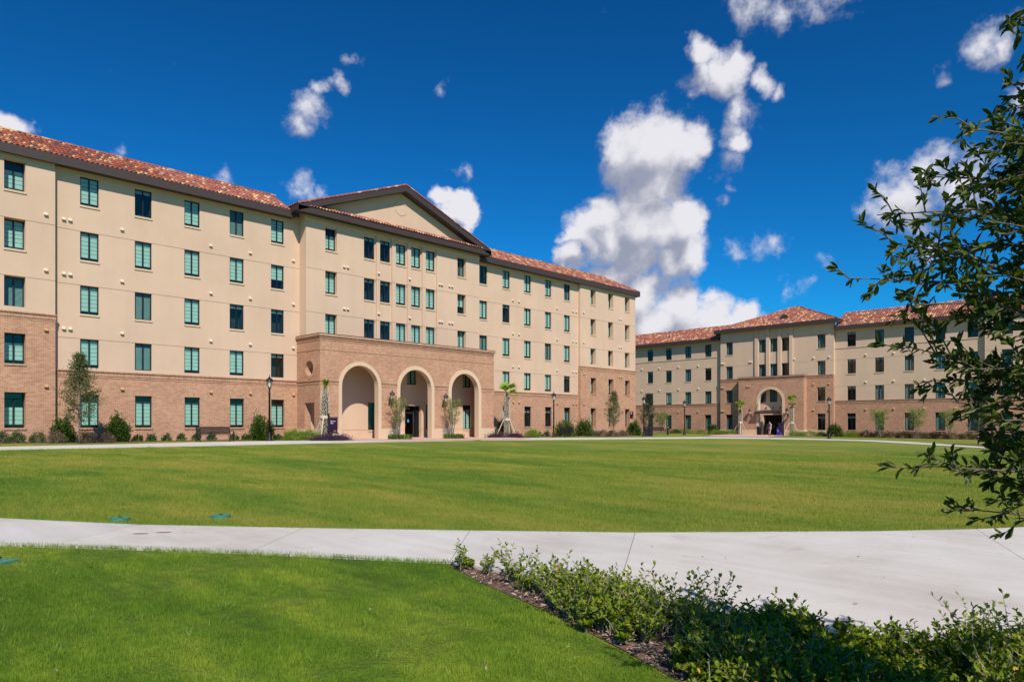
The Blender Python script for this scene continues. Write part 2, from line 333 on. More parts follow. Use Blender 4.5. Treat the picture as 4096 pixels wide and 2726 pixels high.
def concrete():
    m, nt, N, L, b = nodes_of('concrete'); pos = lk_pos(nt)
    c = ramp(nt, noise_n(nt, pos, .7, 6), [(.28, (.47, .43, .38)), (.5, (.565, .53, .485)), (.72, (.625, .595, .555))])
    mp = N.new('ShaderNodeMapping'); mp.inputs['Rotation'].default_value = (0, 0, R(-40)); mp.inputs['Scale'].default_value = (.25, 4, 1); L.new(pos, mp.inputs[0])
    c = mixc(nt, 1.0, c, ramp(nt, noise_n(nt, mp.outputs[0], 1.5, 5), [(.3, (.93, .92, .91)), (.6, (1.02, 1.02, 1.02))]), 'MULTIPLY')
    c = mixc(nt, 1.0, c, ramp(nt, noise_n(nt, pos, 110, 2), [(.2, (.86, .85, .84)), (.5, (1, 1, 1))]), 'MULTIPLY')
    oi = N.new('ShaderNodeObjectInfo'); c = mixc(nt, 1.0, c, ramp(nt, oi.outputs['Random'], [(0, (.93, .93, .93)), (1, (1.03, 1.02, 1.0))]), 'MULTIPLY')
    c = mixc(nt, 1.0, c, ramp(nt, noise_n(nt, pos, 2.6, 7, .7), [(.30, (.80, .78, .75)), (.40, (1, 1, 1))]), 'MULTIPLY')
    L.new(c, b.inputs['Base Color']); b.inputs['Roughness'].default_value = .85; bump(nt, b, noise_n(nt, pos, 160, 3), .25, .003); return m
M['concrete'] = concrete()

# ------------------------------------------------------------------ ground, paths, beds
def flat(pts, dz, name, mat, parent=None):
    m = MB(); P = [Vector((x, y, gz(x, y) + dz)) for x, y in pts]
    for t in tessellate_polygon([P]):
        q = [P[i] for i in t]
        if (q[1] - q[0]).cross(q[2] - q[0]).z < 0: q.reverse()
        m.face(q)
    return m.mesh(name, mat)
xs = sorted({-1500, -700, -300, -150, -90, -62, -45, -35, -25, -15, -8, 0, 6, 12, 30, 80, 200, 500, 1500})
ys = sorted({-1500, -500, -150, -60, -20, -8, 0, 8, 16, 25, 35, 45, 55, 65, 75, 85, 100, 140, 300, 800, 1500})
V = [(x, y, gz(x, y)) for y in ys for x in xs]; nx = len(xs)
F_ = [(j * nx + i, j * nx + i + 1, (j + 1) * nx + i + 1, (j + 1) * nx + i) for j in range(len(ys) - 1) for i in range(nx - 1)]
struct('lawn', np_mesh('lawn', V, F_, M['lawn']))
# near walk: concrete slabs, each its own piece
FE = [(-16.5,-2.5),(-14.5,-.75),(-11.4,1.87),(-9.6,3.03),(-8.0,4.42),(-6.46,5.83),(-4.98,7.25),(-2.96,9.67),(-2.1,10.9),(-.2,14.2),(2,18.5)]
NE_ = [(-14.2,-3.0),(-12.3,-1.35),(-9.9,.75),(-8.68,1.88),(-6.93,3.24),(-5.18,4.42),(-3.3,4.55),(-1.65,4.72),(.0,5.5),(2.4,7.4),(5.5,10.3)]
walk = MB()
walk_poly = FE + NE_[::-1]
walk = struct('near_walk', flat(walk_poly, .004, 'near_walk_base', M['gap']))
cuts = [(0,2),(2,3),(3,4),(4,5),(5,6),(6,8),(8,10)]
for a, b in cuts:
    top = FE[a:b + 1]; bot = NE_[a:b + 1]
    c = Vector((sum(p[0] for p in top + bot), sum(p[1] for p in top + bot))) / (len(top) * 2)
    poly = [Vector(p) for p in top + bot[::-1]]; out = []
    n = len(poly); k = len(top)
    for i, p in enumerate(poly):                            # draw the two joint edges in by 7 mm
        q = Vector(p)
        if i == 0: q += (poly[1] - poly[0]).normalized() * .004
        if i == k - 1: q += (poly[k - 2] - poly[k - 1]).normalized() * .004
        if i == k: q += (poly[k + 1] - poly[k]).normalized() * .004
        if i == n - 1: q += (poly[n - 2] - poly[n - 1]).normalized() * .004
        out.append(q)
    m = MB(); P = [Vector((p.x, p.y, gz(p.x, p.y) + .035)) for p in out]
    for t in tessellate_polygon([P]):
        q = [P[i] for i in t]
        if (q[1] - q[0]).cross(q[2] - q[0]).z < 0: q.reverse()
        m.face(q)
    for i in range(n):
        p, q = P[i], P[(i + 1) % n]; m.face([p, (p.x, p.y, p.z - .08), (q.x, q.y, q.z - .08), q])
    m.build('slab', M['concrete'], walk)
def blob(cx, cy, rx, ry, n=12, rot=0): return [(cx + math.cos(t) * rx * math.cos(rot) - math.sin(t) * ry * math.sin(rot), cy + math.cos(t) * rx * math.sin(rot) + math.sin(t) * ry * math.cos(rot)) for t in [2 * math.pi * i / n for i in range(n)]]
for k, (px, py) in enumerate(((-8.75, 3.02), (-8.83, 2.79))):
    o = struct('rust_stain', flat(blob(px, py, .09, .035, 12, R(50)), .039, 'rust_stain', M['rust'])); o.parent = walk
# far walk round the lawn
FIN = [(-34.4,-6),(-34.8,5.7),(-34.9,9.9),(-35.4,15.2),(-36.2,20.9),(-36.3,25),(-36.5,33.8),(-35.3,41.1),(-33.6,50.4),(-31.6,58.0),(-29.0,62.0),(-25.7,63.4),(-22.5,63.3),(-18.8,61.3),(-15.2,57.7),(-11.5,53.6),(-7.1,48.6),(-2,40),(2,30)]
FOUT = [(-37.4,-6),(-37.98,6.2),(-38.9,11),(-40.3,16.2),(-40.65,23.1),(-40.4,28),(-40.3,39.6),(-38.7,45.5),(-36.3,53.6),(-35.3,62.5),(-33.2,66.6),(-29.5,68.3),(-25.3,68.3),(-20.6,67.1),(-17.4,64.7),(-14.4,61.2),(-8.6,52.0),(-3.0,42.5),(1.2,31)]
m = MB()
for i in range(len(FIN) - 1):
    q = [FIN[i], FOUT[i], FOUT[i + 1], FIN[i + 1]]; m.face([(x, y, gz(x, y) + .03) for x, y in q])
    for a, b in ((FIN[i], FIN[i + 1]), (FOUT[i], FOUT[i + 1])): m.face([(a[0], a[1], gz(*a) + .03), (b[0], b[1], gz(*b) + .03), (b[0], b[1], gz(*b) - .05), (a[0], a[1], gz(*a) - .05)])
far_walk = struct('far_walk', m.mesh('far_walk', M['concrete']))
def paver_mat():
    m, nt, N, L, b = nodes_of('paving_brick'); pos = lk_pos(nt)
    br = N.new('ShaderNodeTexBrick'); L.new(pos, br.inputs['Vector'])
    for k, v in (('Scale', 1), ('Mortar Size', .008), ('Brick Width', .2), ('Row Height', .1)): br.inputs[k].default_value = v
    br.inputs['Color1'].default_value = (.50, .27, .205, 1); br.inputs['Color2'].default_value = (.62, .40, .31, 1); br.inputs['Mortar'].default_value = (.52, .42, .35, 1)
    L.new(mixc(nt, 1.0, br.outputs[0], ramp(nt, noise_n(nt, pos, .8, 5), [(.3, (.85, .85, .85)), (.7, (1.15, 1.15, 1.15))]), 'MULTIPLY'), b.inputs['Base Color']); b.inputs['Roughness'].default_value = .85; return m
M['paver'] = paver_mat()
struct('entrance_paving', flat([(-45.2,24.6),(-41.0,25.4),(-38.6,26.0),(-36.6,28),(-36.45,34),(-36.3,38),(-38.2,41.0),(-40.9,41.2),(-45.2,40.8)], .042, 'entrance_paving', M['paver']))
struct('far_entrance_paving', flat([(-42,85.5),(-41.5,80),(-39.5,72.5),(-36.6,66.5),(-31.5,69.5),(-33.6,76),(-34.0,85.5)], .036, 'far_entrance_paving', M['paver']))
# planting beds along the buildings
for pts in ([(-45.2,-4),(-42.9,-4),(-43.1,9),(-42.2,10),(-41.6,11.5),(-42.6,13.4),(-43.3,15),(-43.4,23.5),(-41.3,24.4),(-39.6,26.2),(-41.8,26.3),(-45.2,24.5)],
            [(-45.2,40.7),(-41.5,41.2),(-40.3,42),(-40.6,45),(-42.9,46.5),(-43,53),(-40.6,54),(-40.4,58),(-43,59.5),(-42.6,66.5),(-46,66.5)],
            [(-62,85.4),(-62,82.6),(-46,80.0),(-42.4,79.5),(-42.0,83.2),(-41.8,85.4)],
            [(-34.6,85.4),(-34.3,79.4),(-29.5,81.2),(-15,82.2),(4,82.2),(4,85.4)]):
    struct('planting_bed', flat(pts, .012, 'planting_bed', M['mulch']))
struct('tree_ring', flat(blob(-11.4, 60.3, 2.2, 1.1, 14, R(-45)), .012, 'tree_ring', M['mulch']))
for c in ((-40.6, 29.95), (-40.6, 35.0)): struct('planter_bed', flat(blob(c[0], c[1], .75, 1.15, 14), .047, 'planter_bed', M['mulch']))
# foreground bed
BED = [(-5.25,4.42),(-4.9,4.28),(-4.23,4.05),(-3.47,3.86),(-3.01,3.7),(-2.44,3.5),(-1.92,3.28),(-1.2,2.6),(.2,1.6),(2.5,1.6),(5.5,5),(5.5,10.2),(2.4,7.35),(.0,5.45),(-1.65,4.67),(-3.3,4.5),(-5.1,4.44)]
struct('foreground_bed', flat(BED, .008, 'foreground_bed', M['mulch']))
NEARP = [(-14.2,-3.0),(-12.3,-1.35),(-9.9,.75),(-8.68,1.88),(-6.93,3.24),(-5.2,4.42),(-4.9,4.26),(-4.23,4.03),(-3.47,3.84),(-3.01,3.68),(-2.44,3.48),(-1.92,3.26),(-1.2,2.58),(.2,1.58),(2.5,1.5),(1,-4),(-8,-8)]
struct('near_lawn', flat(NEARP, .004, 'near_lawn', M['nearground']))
def inside(x, y, poly):
    r = np.zeros(len(x), bool); n = len(poly)
    for i in range(n):
        (x0, y0), (x1, y1) = poly[i], poly[(i + 1) % n]
        c = ((y0 > y) != (y1 > y)) & (x < (x1 - x0) * (y - y0) / (y1 - y0 + 1e-12) + x0); r ^= c
    return r
def blades(name, x, y, h, w, mat, lean=.35, z0=.0):
    n = len(x); a = RNG.uniform(0, 2 * np.pi, n); b = RNG.uniform(0, 2 * np.pi, n)
    h = h * RNG.uniform(.55, 1.25, n); w = w * RNG.uniform(.7, 1.3, n); l = lean * h * RNG.uniform(.1, 1.6, n)
    z = gz(x, y) + z0
    V = np.empty((n, 3, 3), np.float32)
    V[:, 0] = np.stack([x - np.cos(a) * w / 2, y - np.sin(a) * w / 2, z - .006], 1)
    V[:, 1] = np.stack([x + np.cos(a) * w / 2, y + np.sin(a) * w / 2, z - .006], 1)
    V[:, 2] = np.stack([x + np.cos(b) * l, y + np.sin(b) * l, z + h], 1)
    o = obj(name, np_mesh(name, V, np.arange(3 * n).reshape(-1, 3), mat)); o['kind'] = 'stuff'; return o
def sample(n, t0, t1, wide, p=1.0):
    u = RNG.uniform(0, 1, n)
    t = t0 * (t1 / t0) ** u if p == 1 else (t0 ** p + u * (t1 ** p - t0 ** p)) ** (1 / p)
    r = RNG.uniform(-wide, wide, n) * t
    return -SN * t + CS * r, CS * t + SN * r
NEAR_WALKSIDE = NEARP
x, y = sample(1050000, 2.9, 11.5, .98, 1); k = inside(x, y, NEARP); x, y = x[k], y[k]
def wob(x, y, k, seed):
    r = np.random.default_rng(seed); v = 0 * x
    for i in range(7):
        a = r.uniform(0, 6.28); f = k * r.uniform(.6, 1.7); v = v + np.sin((x * math.cos(a) + y * math.sin(a)) * f + r.uniform(0, 6.28) + 1.5 * np.sin((x * math.sin(a) - y * math.cos(a)) * f * .6))
    return v / 7
hm = np.clip(.026 + .020 * wob(x, y, 5, 3) + .022 * wob(x, y, 18, 4), .009, .06)
o = blades('near_grass', x, y, hm, .0034, M['nearblade'], .5); tag(o, 'short rich green grass in the foreground', 'grass')
lawn_poly = [FE[0]] + FE[1:] + [(3, 30), (-2, 40)] + FIN[::-1][2:] 
x, y = sample(880000, 7.6, 34, .86, 1); k = inside(x, y, lawn_poly); x, y = x[k], y[k]
t = -SN * x + CS * y
o = blades('lawn_grass', x, y, np.clip(.036 + .022 * wob(x, y, 3, 6) + .028 * wob(x, y, 12, 5), .014, .08), .0040 * np.maximum(1, t / 7.5), M['blade'], .6); tag(o, 'mown yellowish green lawn grass beyond the near walk', 'grass')
# tufts of longer grass
x, y = sample(130, 3.4, 7.4, .8, 1); k = inside(x, y, NEARP); x, y = x[k], y[k]
x = np.repeat(x, 16) + RNG.normal(0, .035, len(x) * 16); y = np.repeat(y, 16) + RNG.normal(0, .035, len(y) * 16)
o = blades('grass_tuft', x, y, .062, .0045, M['tuft'], .8); tag(o, 'longer loose grass tufts in the near lawn', 'grass')
def scatter_leaves(name, P, A, Nn, L, W, mat, bend=.12):
    """P base points, A axis, Nn blade normals, L length, W width ratio: six-point leaves"""
    n = len(P); A = A / np.linalg.norm(A, axis=1, keepdims=True); S = np.cross(A, Nn); S /= np.linalg.norm(S, axis=1, keepdims=True) + 1e-9
    U = np.cross(S, A); L = np.broadcast_to(L, (n,))[:, None]; w = L * W
    V = np.empty((n, 6, 3), np.float32)
    V[:, 0] = P; V[:, 3] = P + A * L - U * L * bend
    V[:, 1] = P + A * L * .35 - S * w * .40 + U * w * .22; V[:, 5] = P + A * L * .35 + S * w * .40 + U * w * .22
    V[:, 2] = P + A * L * .72 - S * w * .46 + U * w * .16 - U * L * bend * .4; V[:, 4] = P + A * L * .72 + S * w * .46 + U * w * .16 - U * L * bend * .4
    b = (np.arange(n) * 6)[:, None]
    F = np.concatenate([b + np.array([[0, 1, 2, 3]]), b + np.array([[0, 3, 4, 5]])])
    return np_mesh(name, V, F, mat)
def rnd_dirs(n, up=0.0):
    d = RNG.normal(0, 1, (n, 3)); d[:, 2] += up; return d / np.linalg.norm(d, axis=1, keepdims=True)

# grass creeping over the edges of the near walk
ex, ey = [], []
for line, nmb in ((NE_[:6], 9000), (FE[:9], 12000)):
    seg_ = [(Vector(line[i]), Vector(line[i + 1])) for i in range(len(line) - 1)]; ln = np.array([(b - a).length for a, b in seg_]); pick = RNG.choice(len(seg_), nmb, p=ln / ln.sum()); f = RNG.uniform(0, 1, nmb)
    A0 = np.array([seg_[i][0][:] for i in range(len(seg_))])[pick]; B0 = np.array([seg_[i][1][:] for i in range(len(seg_))])[pick]; q = A0 + (B0 - A0) * f[:, None]
    ex.append(q[:, 0]); ey.append(q[:, 1])
ex, ey = np.concatenate(ex), np.concatenate(ey); am = np.clip(.028 + .05 * wob(ex, ey, 9, 9), .004, .07); ex = ex + RNG.normal(0, 1, len(ex)) * am; ey = ey + RNG.normal(0, 1, len(ex)) * am
o = blades('edge_grass', ex, ey, .036, .005, M['tuft'], .9, .02); tag(o, 'grass growing over the edges of the near walk', 'grass')
# wood chips and dropped leaves
x, y = sample(60000, 2.6, 8.6, .98, 1); k = inside(x, y, BED); x, y = x[k][:14000], y[k][:14000]
P = np.stack([x, y, gz(x, y) + .012 + RNG.uniform(0, .02, len(x))], 1); A = rnd_dirs(len(x)); A[:, 2] *= .25
Nn = rnd_dirs(len(x), 2.0)
o = obj('mulch_chips', scatter_leaves('mulch_chips', P, A, Nn, RNG.uniform(.02, .06, len(x)), .28, M['chip'], .02)); o['kind'] = 'stuff'; tag(o, 'pale wood chips covering the foreground bed', 'mulch')

# irrigation covers
def valve_cover(x, y, r, label, square=False):
    t = thing('valve_cover', label, 'valve cover', (x, y, gz(x, y)), R(30), 'green valve covers in the grass')
    m = MB()
    if square: m.box(-.15, .15, -.09, .09, -.05, .028)
    else: m.lathe([(r, -.05), (r, .045), (r * .93, .05), (r * .9, .045), (r * .86, .049), (0.01, .052)], 20)
    m.build('lid', M['valve'], t)
    m = MB().box(-.025, .025, -.010, .010, .045, .060); m.build('lift_handle', M['black'], t)
valve_cover(-10.36, 3.02, .125, 'round green valve cover right beside the walk edge in the lawn')
valve_cover(-9.75, 4.12, .13, 'green valve cover sunk deeper in the lawn, the one farther from the walk')
valve_cover(-8.13, 1.32, .2, 'rectangular green valve cover in the near grass at the left frame edge', True)

# ------------------------------------------------------------------ building kit (local: x along the front, y inwards, z up)
def wall(m, u0, u1, z0, z1, w, holes=(), grooves=()):
    """front at depth w; holes (a,b,c,d,depth) with reveals; grooves are z of shallow horizontal joints"""
    hs = list(holes) + [(u0, u1, g - .014, g + .014, .022) for g in grooves]
    us = sorted({u0, u1, *[min(max(v, u0), u1) for h in hs for v in h[:2]]}); zs = sorted({z0, z1, *[min(max(v, z0), z1) for h in hs for v in h[2:4]]})
    for i in range(len(us) - 1):
        for j in range(len(zs) - 1):
            cu, cz = (us[i] + us[i + 1]) / 2, (zs[j] + zs[j + 1]) / 2
            hit = [h for h in hs if h[0] < cu < h[1] and h[2] < cz < h[3]]
            if not hit: m.face([(us[i], w, zs[j]), (us[i + 1], w, zs[j]), (us[i + 1], w, zs[j + 1]), (us[i], w, zs[j + 1])])
            elif hit[0][4] == .022 and all(h[4] == .022 for h in hit): m.face([(us[i], w + .022, zs[j]), (us[i + 1], w + .022, zs[j]), (us[i + 1], w + .022, zs[j + 1]), (us[i], w + .022, zs[j + 1])])
    for (a, b, c, d, e) in hs:
        a, b, c, d = max(a, u0), min(b, u1), max(c, z0), min(d, z1)
        m.face([(a, w, d), (b, w, d), (b, w + e, d), (a, w + e, d)]); m.face([(a, w, c), (a, w + e, c), (b, w + e, c), (b, w, c)])
        if e != .022:
            m.face([(a, w, c), (a, w, d), (a, w + e, d), (a, w + e, c)]); m.face([(b, w, c), (b, w + e, c), (b, w + e, d), (b, w, d)])
    return m
def poly_wall(m, outer, holes, w, thick, axis='y', rev=None):
    """flat wall of any outline with holes; thick gives the reveals"""
    P = (lambda p, q, d: (p, d, q)) if axis == 'y' else (lambda p, q, d: (d, p, q))
    loops = [outer] + holes; flatp = [p for l in loops for p in l]
    for t in tessellate_polygon([[Vector((p[0], p[1], 0)) for p in l] for l in loops]):
        m.face([P(*flatp[i], w) for i in t]); m.face([P(*flatp[i], w + thick) for i in t][::-1])
    for l in (holes if rev is None else rev):
        for i in range(len(l)):
            p, q = l[i], l[(i + 1) % len(l)]; m.face([P(*p, w), P(*q, w), P(*q, w + thick), P(*p, w + thick)])
    return m
def arch_loop(c, r, z0, spring, n=20):
    return [(c - r, z0)] + [(c - r * math.cos(math.pi * i / n), spring + r * math.sin(math.pi * i / n)) for i in range(n + 1)] + [(c + r, z0)]
# window kit: meshes shared between all alike windows
WM = {}
def win_meshes(W, H, transom):
    key = (round(W, 2), round(H, 2), transom)
    if key in WM: return WM[key]
    f = .045; m = MB(); z1 = H
    m.box(0, W, 0, .08, 0, f); m.box(0, W, 0, .08, H - f, H); m.box(0, f, .002, .078, f, H - f); m.box(W - f, W, .002, .078, f, H - f)
    mz = H - .36 if transom else H - f
    m.box(W / 2 - .032, W / 2 + .032, .004, .076, f, mz)
    if transom: m.box(f, W - f, .003, .077, mz, mz + .055)
    fr = m.mesh('window_frame', M['frame'])
    pn = [MB().face([(a, .04, f), (b, .04, f), (b, .04, mz), (a, .04, mz)]).mesh('pane', M['glass']) for a, b in ((f, W / 2 - .032), (W / 2 + .032, W - f))]
    if transom: pn.append(MB().face([(f, .04, mz + .055), (W - f, .04, mz + .055), (W - f, .04, H - f), (f, .04, H - f)]).mesh('pane', M['glass']))
    top = mz - .01
    def blind(lo, hi, step, gap, mat, tilt=.01):
        b = MB(); z = hi
        while z - step > lo - .01:
            b.face([(f, .10, z - step + gap), (W - f, .10, z - step + gap), (W - f, .10 + tilt, z), (f, .10 + tilt, z)]); z -= step
        b.box(f, W - f, .085, .125, z - .012, z + .008)
        return b.mesh('blind', mat)
    bl = {'F': blind(f + .02, top, .225, .018, M['blind']), 'H': blind(.62, top, .225, .018, M['blind']), 'Q': blind(.05, top - .42, .225, .018, M['blind']),
          'R': blind(top - .16, top, .04, .006, M['blind']), 'S': blind(f + .02, top, .062, .026, M['slat'], .02)}
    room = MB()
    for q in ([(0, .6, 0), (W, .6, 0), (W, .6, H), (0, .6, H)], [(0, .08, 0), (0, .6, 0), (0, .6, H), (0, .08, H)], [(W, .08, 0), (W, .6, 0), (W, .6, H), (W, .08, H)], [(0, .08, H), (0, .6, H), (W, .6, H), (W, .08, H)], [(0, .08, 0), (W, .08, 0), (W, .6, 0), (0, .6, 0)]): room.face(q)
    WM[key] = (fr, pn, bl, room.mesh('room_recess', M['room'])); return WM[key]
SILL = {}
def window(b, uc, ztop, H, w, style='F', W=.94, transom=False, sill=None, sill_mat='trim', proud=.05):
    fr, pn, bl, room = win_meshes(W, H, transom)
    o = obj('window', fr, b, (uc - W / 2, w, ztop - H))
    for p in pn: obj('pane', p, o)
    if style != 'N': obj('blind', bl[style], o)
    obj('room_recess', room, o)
    if sill is not None:                                    # sill = depth from window face out to the wall face
        key = (W, round(sill, 2), sill_mat)
        if key not in SILL: SILL[key] = MB().box(-.03, W + .03, -sill - proud, .03, -.11, -.004).mesh('sill', M[sill_mat])
        obj('sill', SILL[key], o)
    return o
VENT = {}
def vent(b, u, z, w, mat):
    if mat not in VENT: VENT[mat] = MB().prism([(0, .17), (-.11, .12), (-.13, .02), (0, .0)], -.085, .085, 'x').mesh('vent_hood', M[mat])
    obj('vent_hood', VENT[mat], b, (u, w, z))
VENTCOL = M['ventbrick'] = PB('vent_tan', (.55, .30, .14), .6, .08)
M['ventpale'] = PB('vent_pale', (.72, .58, .44), .6, .05)
def band(b, u0, u1, w, z, name='brick_band', ends=True):
    """soldier course, rowlock cap and a thin corbel, each course standing proud"""
    e = .012 if ends else 0
    s = MB().box(u0 - e, u1 + e, w - .03, w + .02, z - .23, z - .01).build(name, M['soldier'], b)
    MB().box(u0 - e * 2, u1 + e * 2, w - .085, w + .02, z - .01, z + .06).build('rowlock_cap', M['soldier'], s)
    MB().box(u0 - e, u1 + e, w - .018, w + .02, z - .345, z - .295).build('corbel_course', M['brick'], s)
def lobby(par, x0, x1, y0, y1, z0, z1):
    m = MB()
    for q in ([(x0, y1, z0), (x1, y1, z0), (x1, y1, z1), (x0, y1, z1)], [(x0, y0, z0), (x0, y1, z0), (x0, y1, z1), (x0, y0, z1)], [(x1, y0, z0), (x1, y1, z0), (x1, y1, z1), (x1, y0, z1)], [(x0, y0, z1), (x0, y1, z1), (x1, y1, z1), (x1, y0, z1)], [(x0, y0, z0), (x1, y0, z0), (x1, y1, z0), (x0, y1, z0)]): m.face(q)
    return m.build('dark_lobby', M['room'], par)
# roof tiles ---------------------------------------------------------
TPROF = [(-.125, .012), (-.088, .012), (-.062, .058), (0, .088), (.062, .058), (.088, .012), (.125, .012)]
TV = [(x, 0, z) for x, z in TPROF] + [(x, .42, z - .034) for x, z in TPROF] + [(x, .0, z - .018) for x, z in TPROF]
TF = [(i, i + 1, i + 8, i + 7) for i in range(6)] + [(i + 14, i + 15, i + 1, i) for i in range(6)]
TMESH = []
for mt in TILE:
    m = bpy.data.meshes.new('tile'); m.from_pydata(TV, [], TF); m.materials.append(mt); TMESH.append(m)
def pick_tile():
    r = random.random()
    return 0 if r < .46 else 1 if r < .62 else 2 if r < .76 else 3 if r < .875 else 4 if r < .94 else 5
ALLTILES = []
def tile_slope(roof, origin, e, s, length, slope_len, keep=lambda u, v: True, du=.25, dv=.365):
    e = Vector(e).normalized(); s = Vector(s).normalized(); n = e.cross(s).normalized()
    if n.z < 0: n = -n
    o = Vector(origin)
    for j in range(int(slope_len / dv) + 1):
        for i in range(int(length / du)):
            u, v = (i + .5) * du, j * dv
            if v > slope_len - .05 or not keep(u, v + .15): continue
            ALLTILES.append((roof, Matrix((( e.x, s.x, n.x, 0), (e.y, s.y, n.y, 0), (e.z, s.z, n.z, 0), (0, 0, 0, 1))), o + e * u + s * v + n * .045, pick_tile()))
def ridge_row(roof, a, b, name='ridge_tiles', rad=.11, lift=.03):
    a, b = Vector(a), Vector(b); d = (b - a); L_ = d.length; d.normalize(); n = max(1, int(L_ / .38)); m = MB()
    side = d.cross(Vector((0, 0, 1))).normalized(); up = side.cross(d)
    for i in range(n):
        p = a + d * (L_ * i / n); q = a + d * (L_ * (i + 1) / n + .03); m.cur = pick_tile()
        for k in range(6):
            t0, t1 = math.pi * k / 6, math.pi * (k + 1) / 6
            f = lambda c, t, r: c + side * (math.cos(t) * r) + up * (math.sin(t) * r + lift)
            m.face([f(p, t0, rad * 1.12), f(p, t1, rad * 1.12), f(q, t1, rad * .95), f(q, t0, rad * .95)])
    o = obj(name, m.mesh(name, TILE), roof); o['kind'] = 'stuff'; return o
def quadplane(b, name, pts, mat): return MB().face(pts).build(name, mat, b)
def eave(b, u0, u1, w, zb, zt, over, ret=None):
    """fascia board, soffit behind it"""
    o = MB().box(u0, u1, w - over, w - over + .06, zb, zt).build('fascia', M['fascia'], b)
    MB().box(u0, u1, w - over + .06, w + .02, zb + .05, zb + .09).build('soffit', M['fascia'], o)
    return o

# ------------------------------------------------------------------ the long hall (front plane X = -45, facing the lawn)
hall = thing('residence_hall', 'long five storey beige and brick hall with red tile roof and three arched portico', 'building', (-45, 0, 0), R(90))
TOPS = [3.32, 6.44, 9.46, 12.50, 15.60]
def wing(b, cols, u0, u1, tops, states, zroof, zband, w=0.0, recess=.09, first_h=1.88, h=1.6, brick_floors=1, extra_grooves=True, wcol=.94, deep=None):
    st = MB(); bk = MB(); rc = recess if deep is None else deep
    bh = [(c - wcol / 2, c + wcol / 2, t - (first_h if i == 0 else h), t, rc + .04) for i, t in enumerate(tops[:brick_floors]) for c in cols]
    sh = [(c - wcol / 2, c + wcol / 2, t - h, t, rc) for t in tops[brick_floors:] for c in cols]
    wall(bk, u0, u1, -.6, zband, w - .04, bh)
    g = []
    for t in tops[brick_floors:]: g += [t + .012]
    wall(st, u0, u1, zband + .05, zroof, w, sh, [z for z in g if z < zroof - .6])
    st.build('stucco_wall', M['stucco'], b); bk.build('brick_wall', M['brick'], b)
    for i, t in enumerate(tops):
        for k, c in enumerate(cols):
            s = states[k][len(tops) - 1 - i] if states else random.choice('FFFFFHSRR')
            isb = i < brick_floors
            window(b, c, t, first_h if i == 0 else h, w + rc, s, wcol, i == 0, rc + (.04 if isb else 0) if (i != brick_floors) else None, 'soldier' if isb else 'trim')
            if isb:
                MB().box(c - wcol / 2 - .06, c + wcol / 2 + .06, w - .052, w - .03, t + .003, t + .225).build('window_head', M['soldier'], b)
LCOLS = [11.54, 14.38, 17.22, 20.07, 22.91]; RCOLS = [42.21, 45.06, 47.91, 50.82, 53.66]
#            states from the top floor down
wing(hall, LCOLS, 9.8, 24.6, TOPS, ['FFFFF', 'RFSSF', 'FFFFF', 'SFRFF', 'FHRRF'], 16.1, 4.62)
wing(hall, RCOLS, 40.5, 55.4, TOPS, ['SFSFF', 'FRFFF', 'FFFFR', 'FFSFR', 'SFFRS'], 16.1, 4.58)
band(hall, 9.8, 24.4, -.04, 4.62); band(hall, 40.6, 55.3, -.04, 4.58)
wing(hall, [1.9, 4.9, 7.97], -2.0, 9.8, TOPS, ['QFFFF', 'FFFFF', 'QFSQQ'], 16.1, 7.55, w=-.3, deep=.38, brick_floors=2)
wing(hall, [57.5, 60.52, 63.55], 55.4, 65.1, TOPS, ['FFFFF', 'FFSFF', 'FFFFF'], 16.1, 7.5, w=-.3, deep=.42, brick_floors=2, wcol=.88)
band(hall, -2.0, 9.82, -.34, 7.55); band(hall, 55.38, 65.12, -.34, 7.5)
for u, ww in ((9.8, 0), (55.4, 0)):
    MB().face([(u, -.3, 7.55), (u, 0, 7.55), (u, 0, 16.1), (u, -.3, 16.1)]).build('pavilion_return', M['stucco'], hall)
    MB().face([(u, -.34, -.6), (u, 0, -.6), (u, 0, 7.55), (u, -.34, 7.55)]).build('pavilion_return', M['brick'], hall)
MB().face([(65.1, -.3, 7.55), (65.1, 16, 7.55), (65.1, 16, 16.1), (65.1, -.3, 16.1)]).build('end_wall', M['stucco'], hall)
MB().face([(65.1, -.34, -.6), (65.1, 16, -.6), (65.1, 16, 7.55), (65.1, -.34, 7.55)]).build('end_wall', M['brick'], hall)
MB().box(-2, 65.1, 3.0, 16, 15.9, 16.05).build('flat_roof', M['under'], hall)
# centre block
CW = -.9; U0, U1 = 24.55, 40.9
st = MB(); kc = [(26.52, 15.58), (26.52, 12.5), (26.52, 9.45), (38.88, 15.58), (38.88, 12.5), (38.88, 9.45)]
scs = [29.82, 31.25, 32.71, 34.17, 35.63]
hol = [(c - .47, c + .47, t - 1.6, t, .28) for c, t in kc] + [(c - .56, c + .56, 7.0, 15.78, .13) for c in scs]
wall(st, U0, U1, 6.0, 16.4, CW, hol, [12.51, 9.46])
st.face([(U0, CW, 6), (U0, 0.05, 6), (U0, 0.05, 16.4), (U0, CW, 16.4)]); st.face([(U1, CW, 6), (U1, CW, 16.4), (U1, 0.05, 16.4), (U1, 0.05, 6)])
st.build('stucco_wall', M['stucco'], hall)
st = MB()
for c in scs: wall(st, c - .56, c + .56, 7.0, 15.78, CW + .13, [(c - .47, c + .47, t - 1.6, t, .1) for t in (15.58, 12.5, 9.45)], [12.51, 9.46])
st.build('window_bay', M['stucco'], hall)
for (c, t), s in zip(kc, 'QFFSHF'): window(hall, c, t, 1.6, CW + .28, s, .94, False, .28)
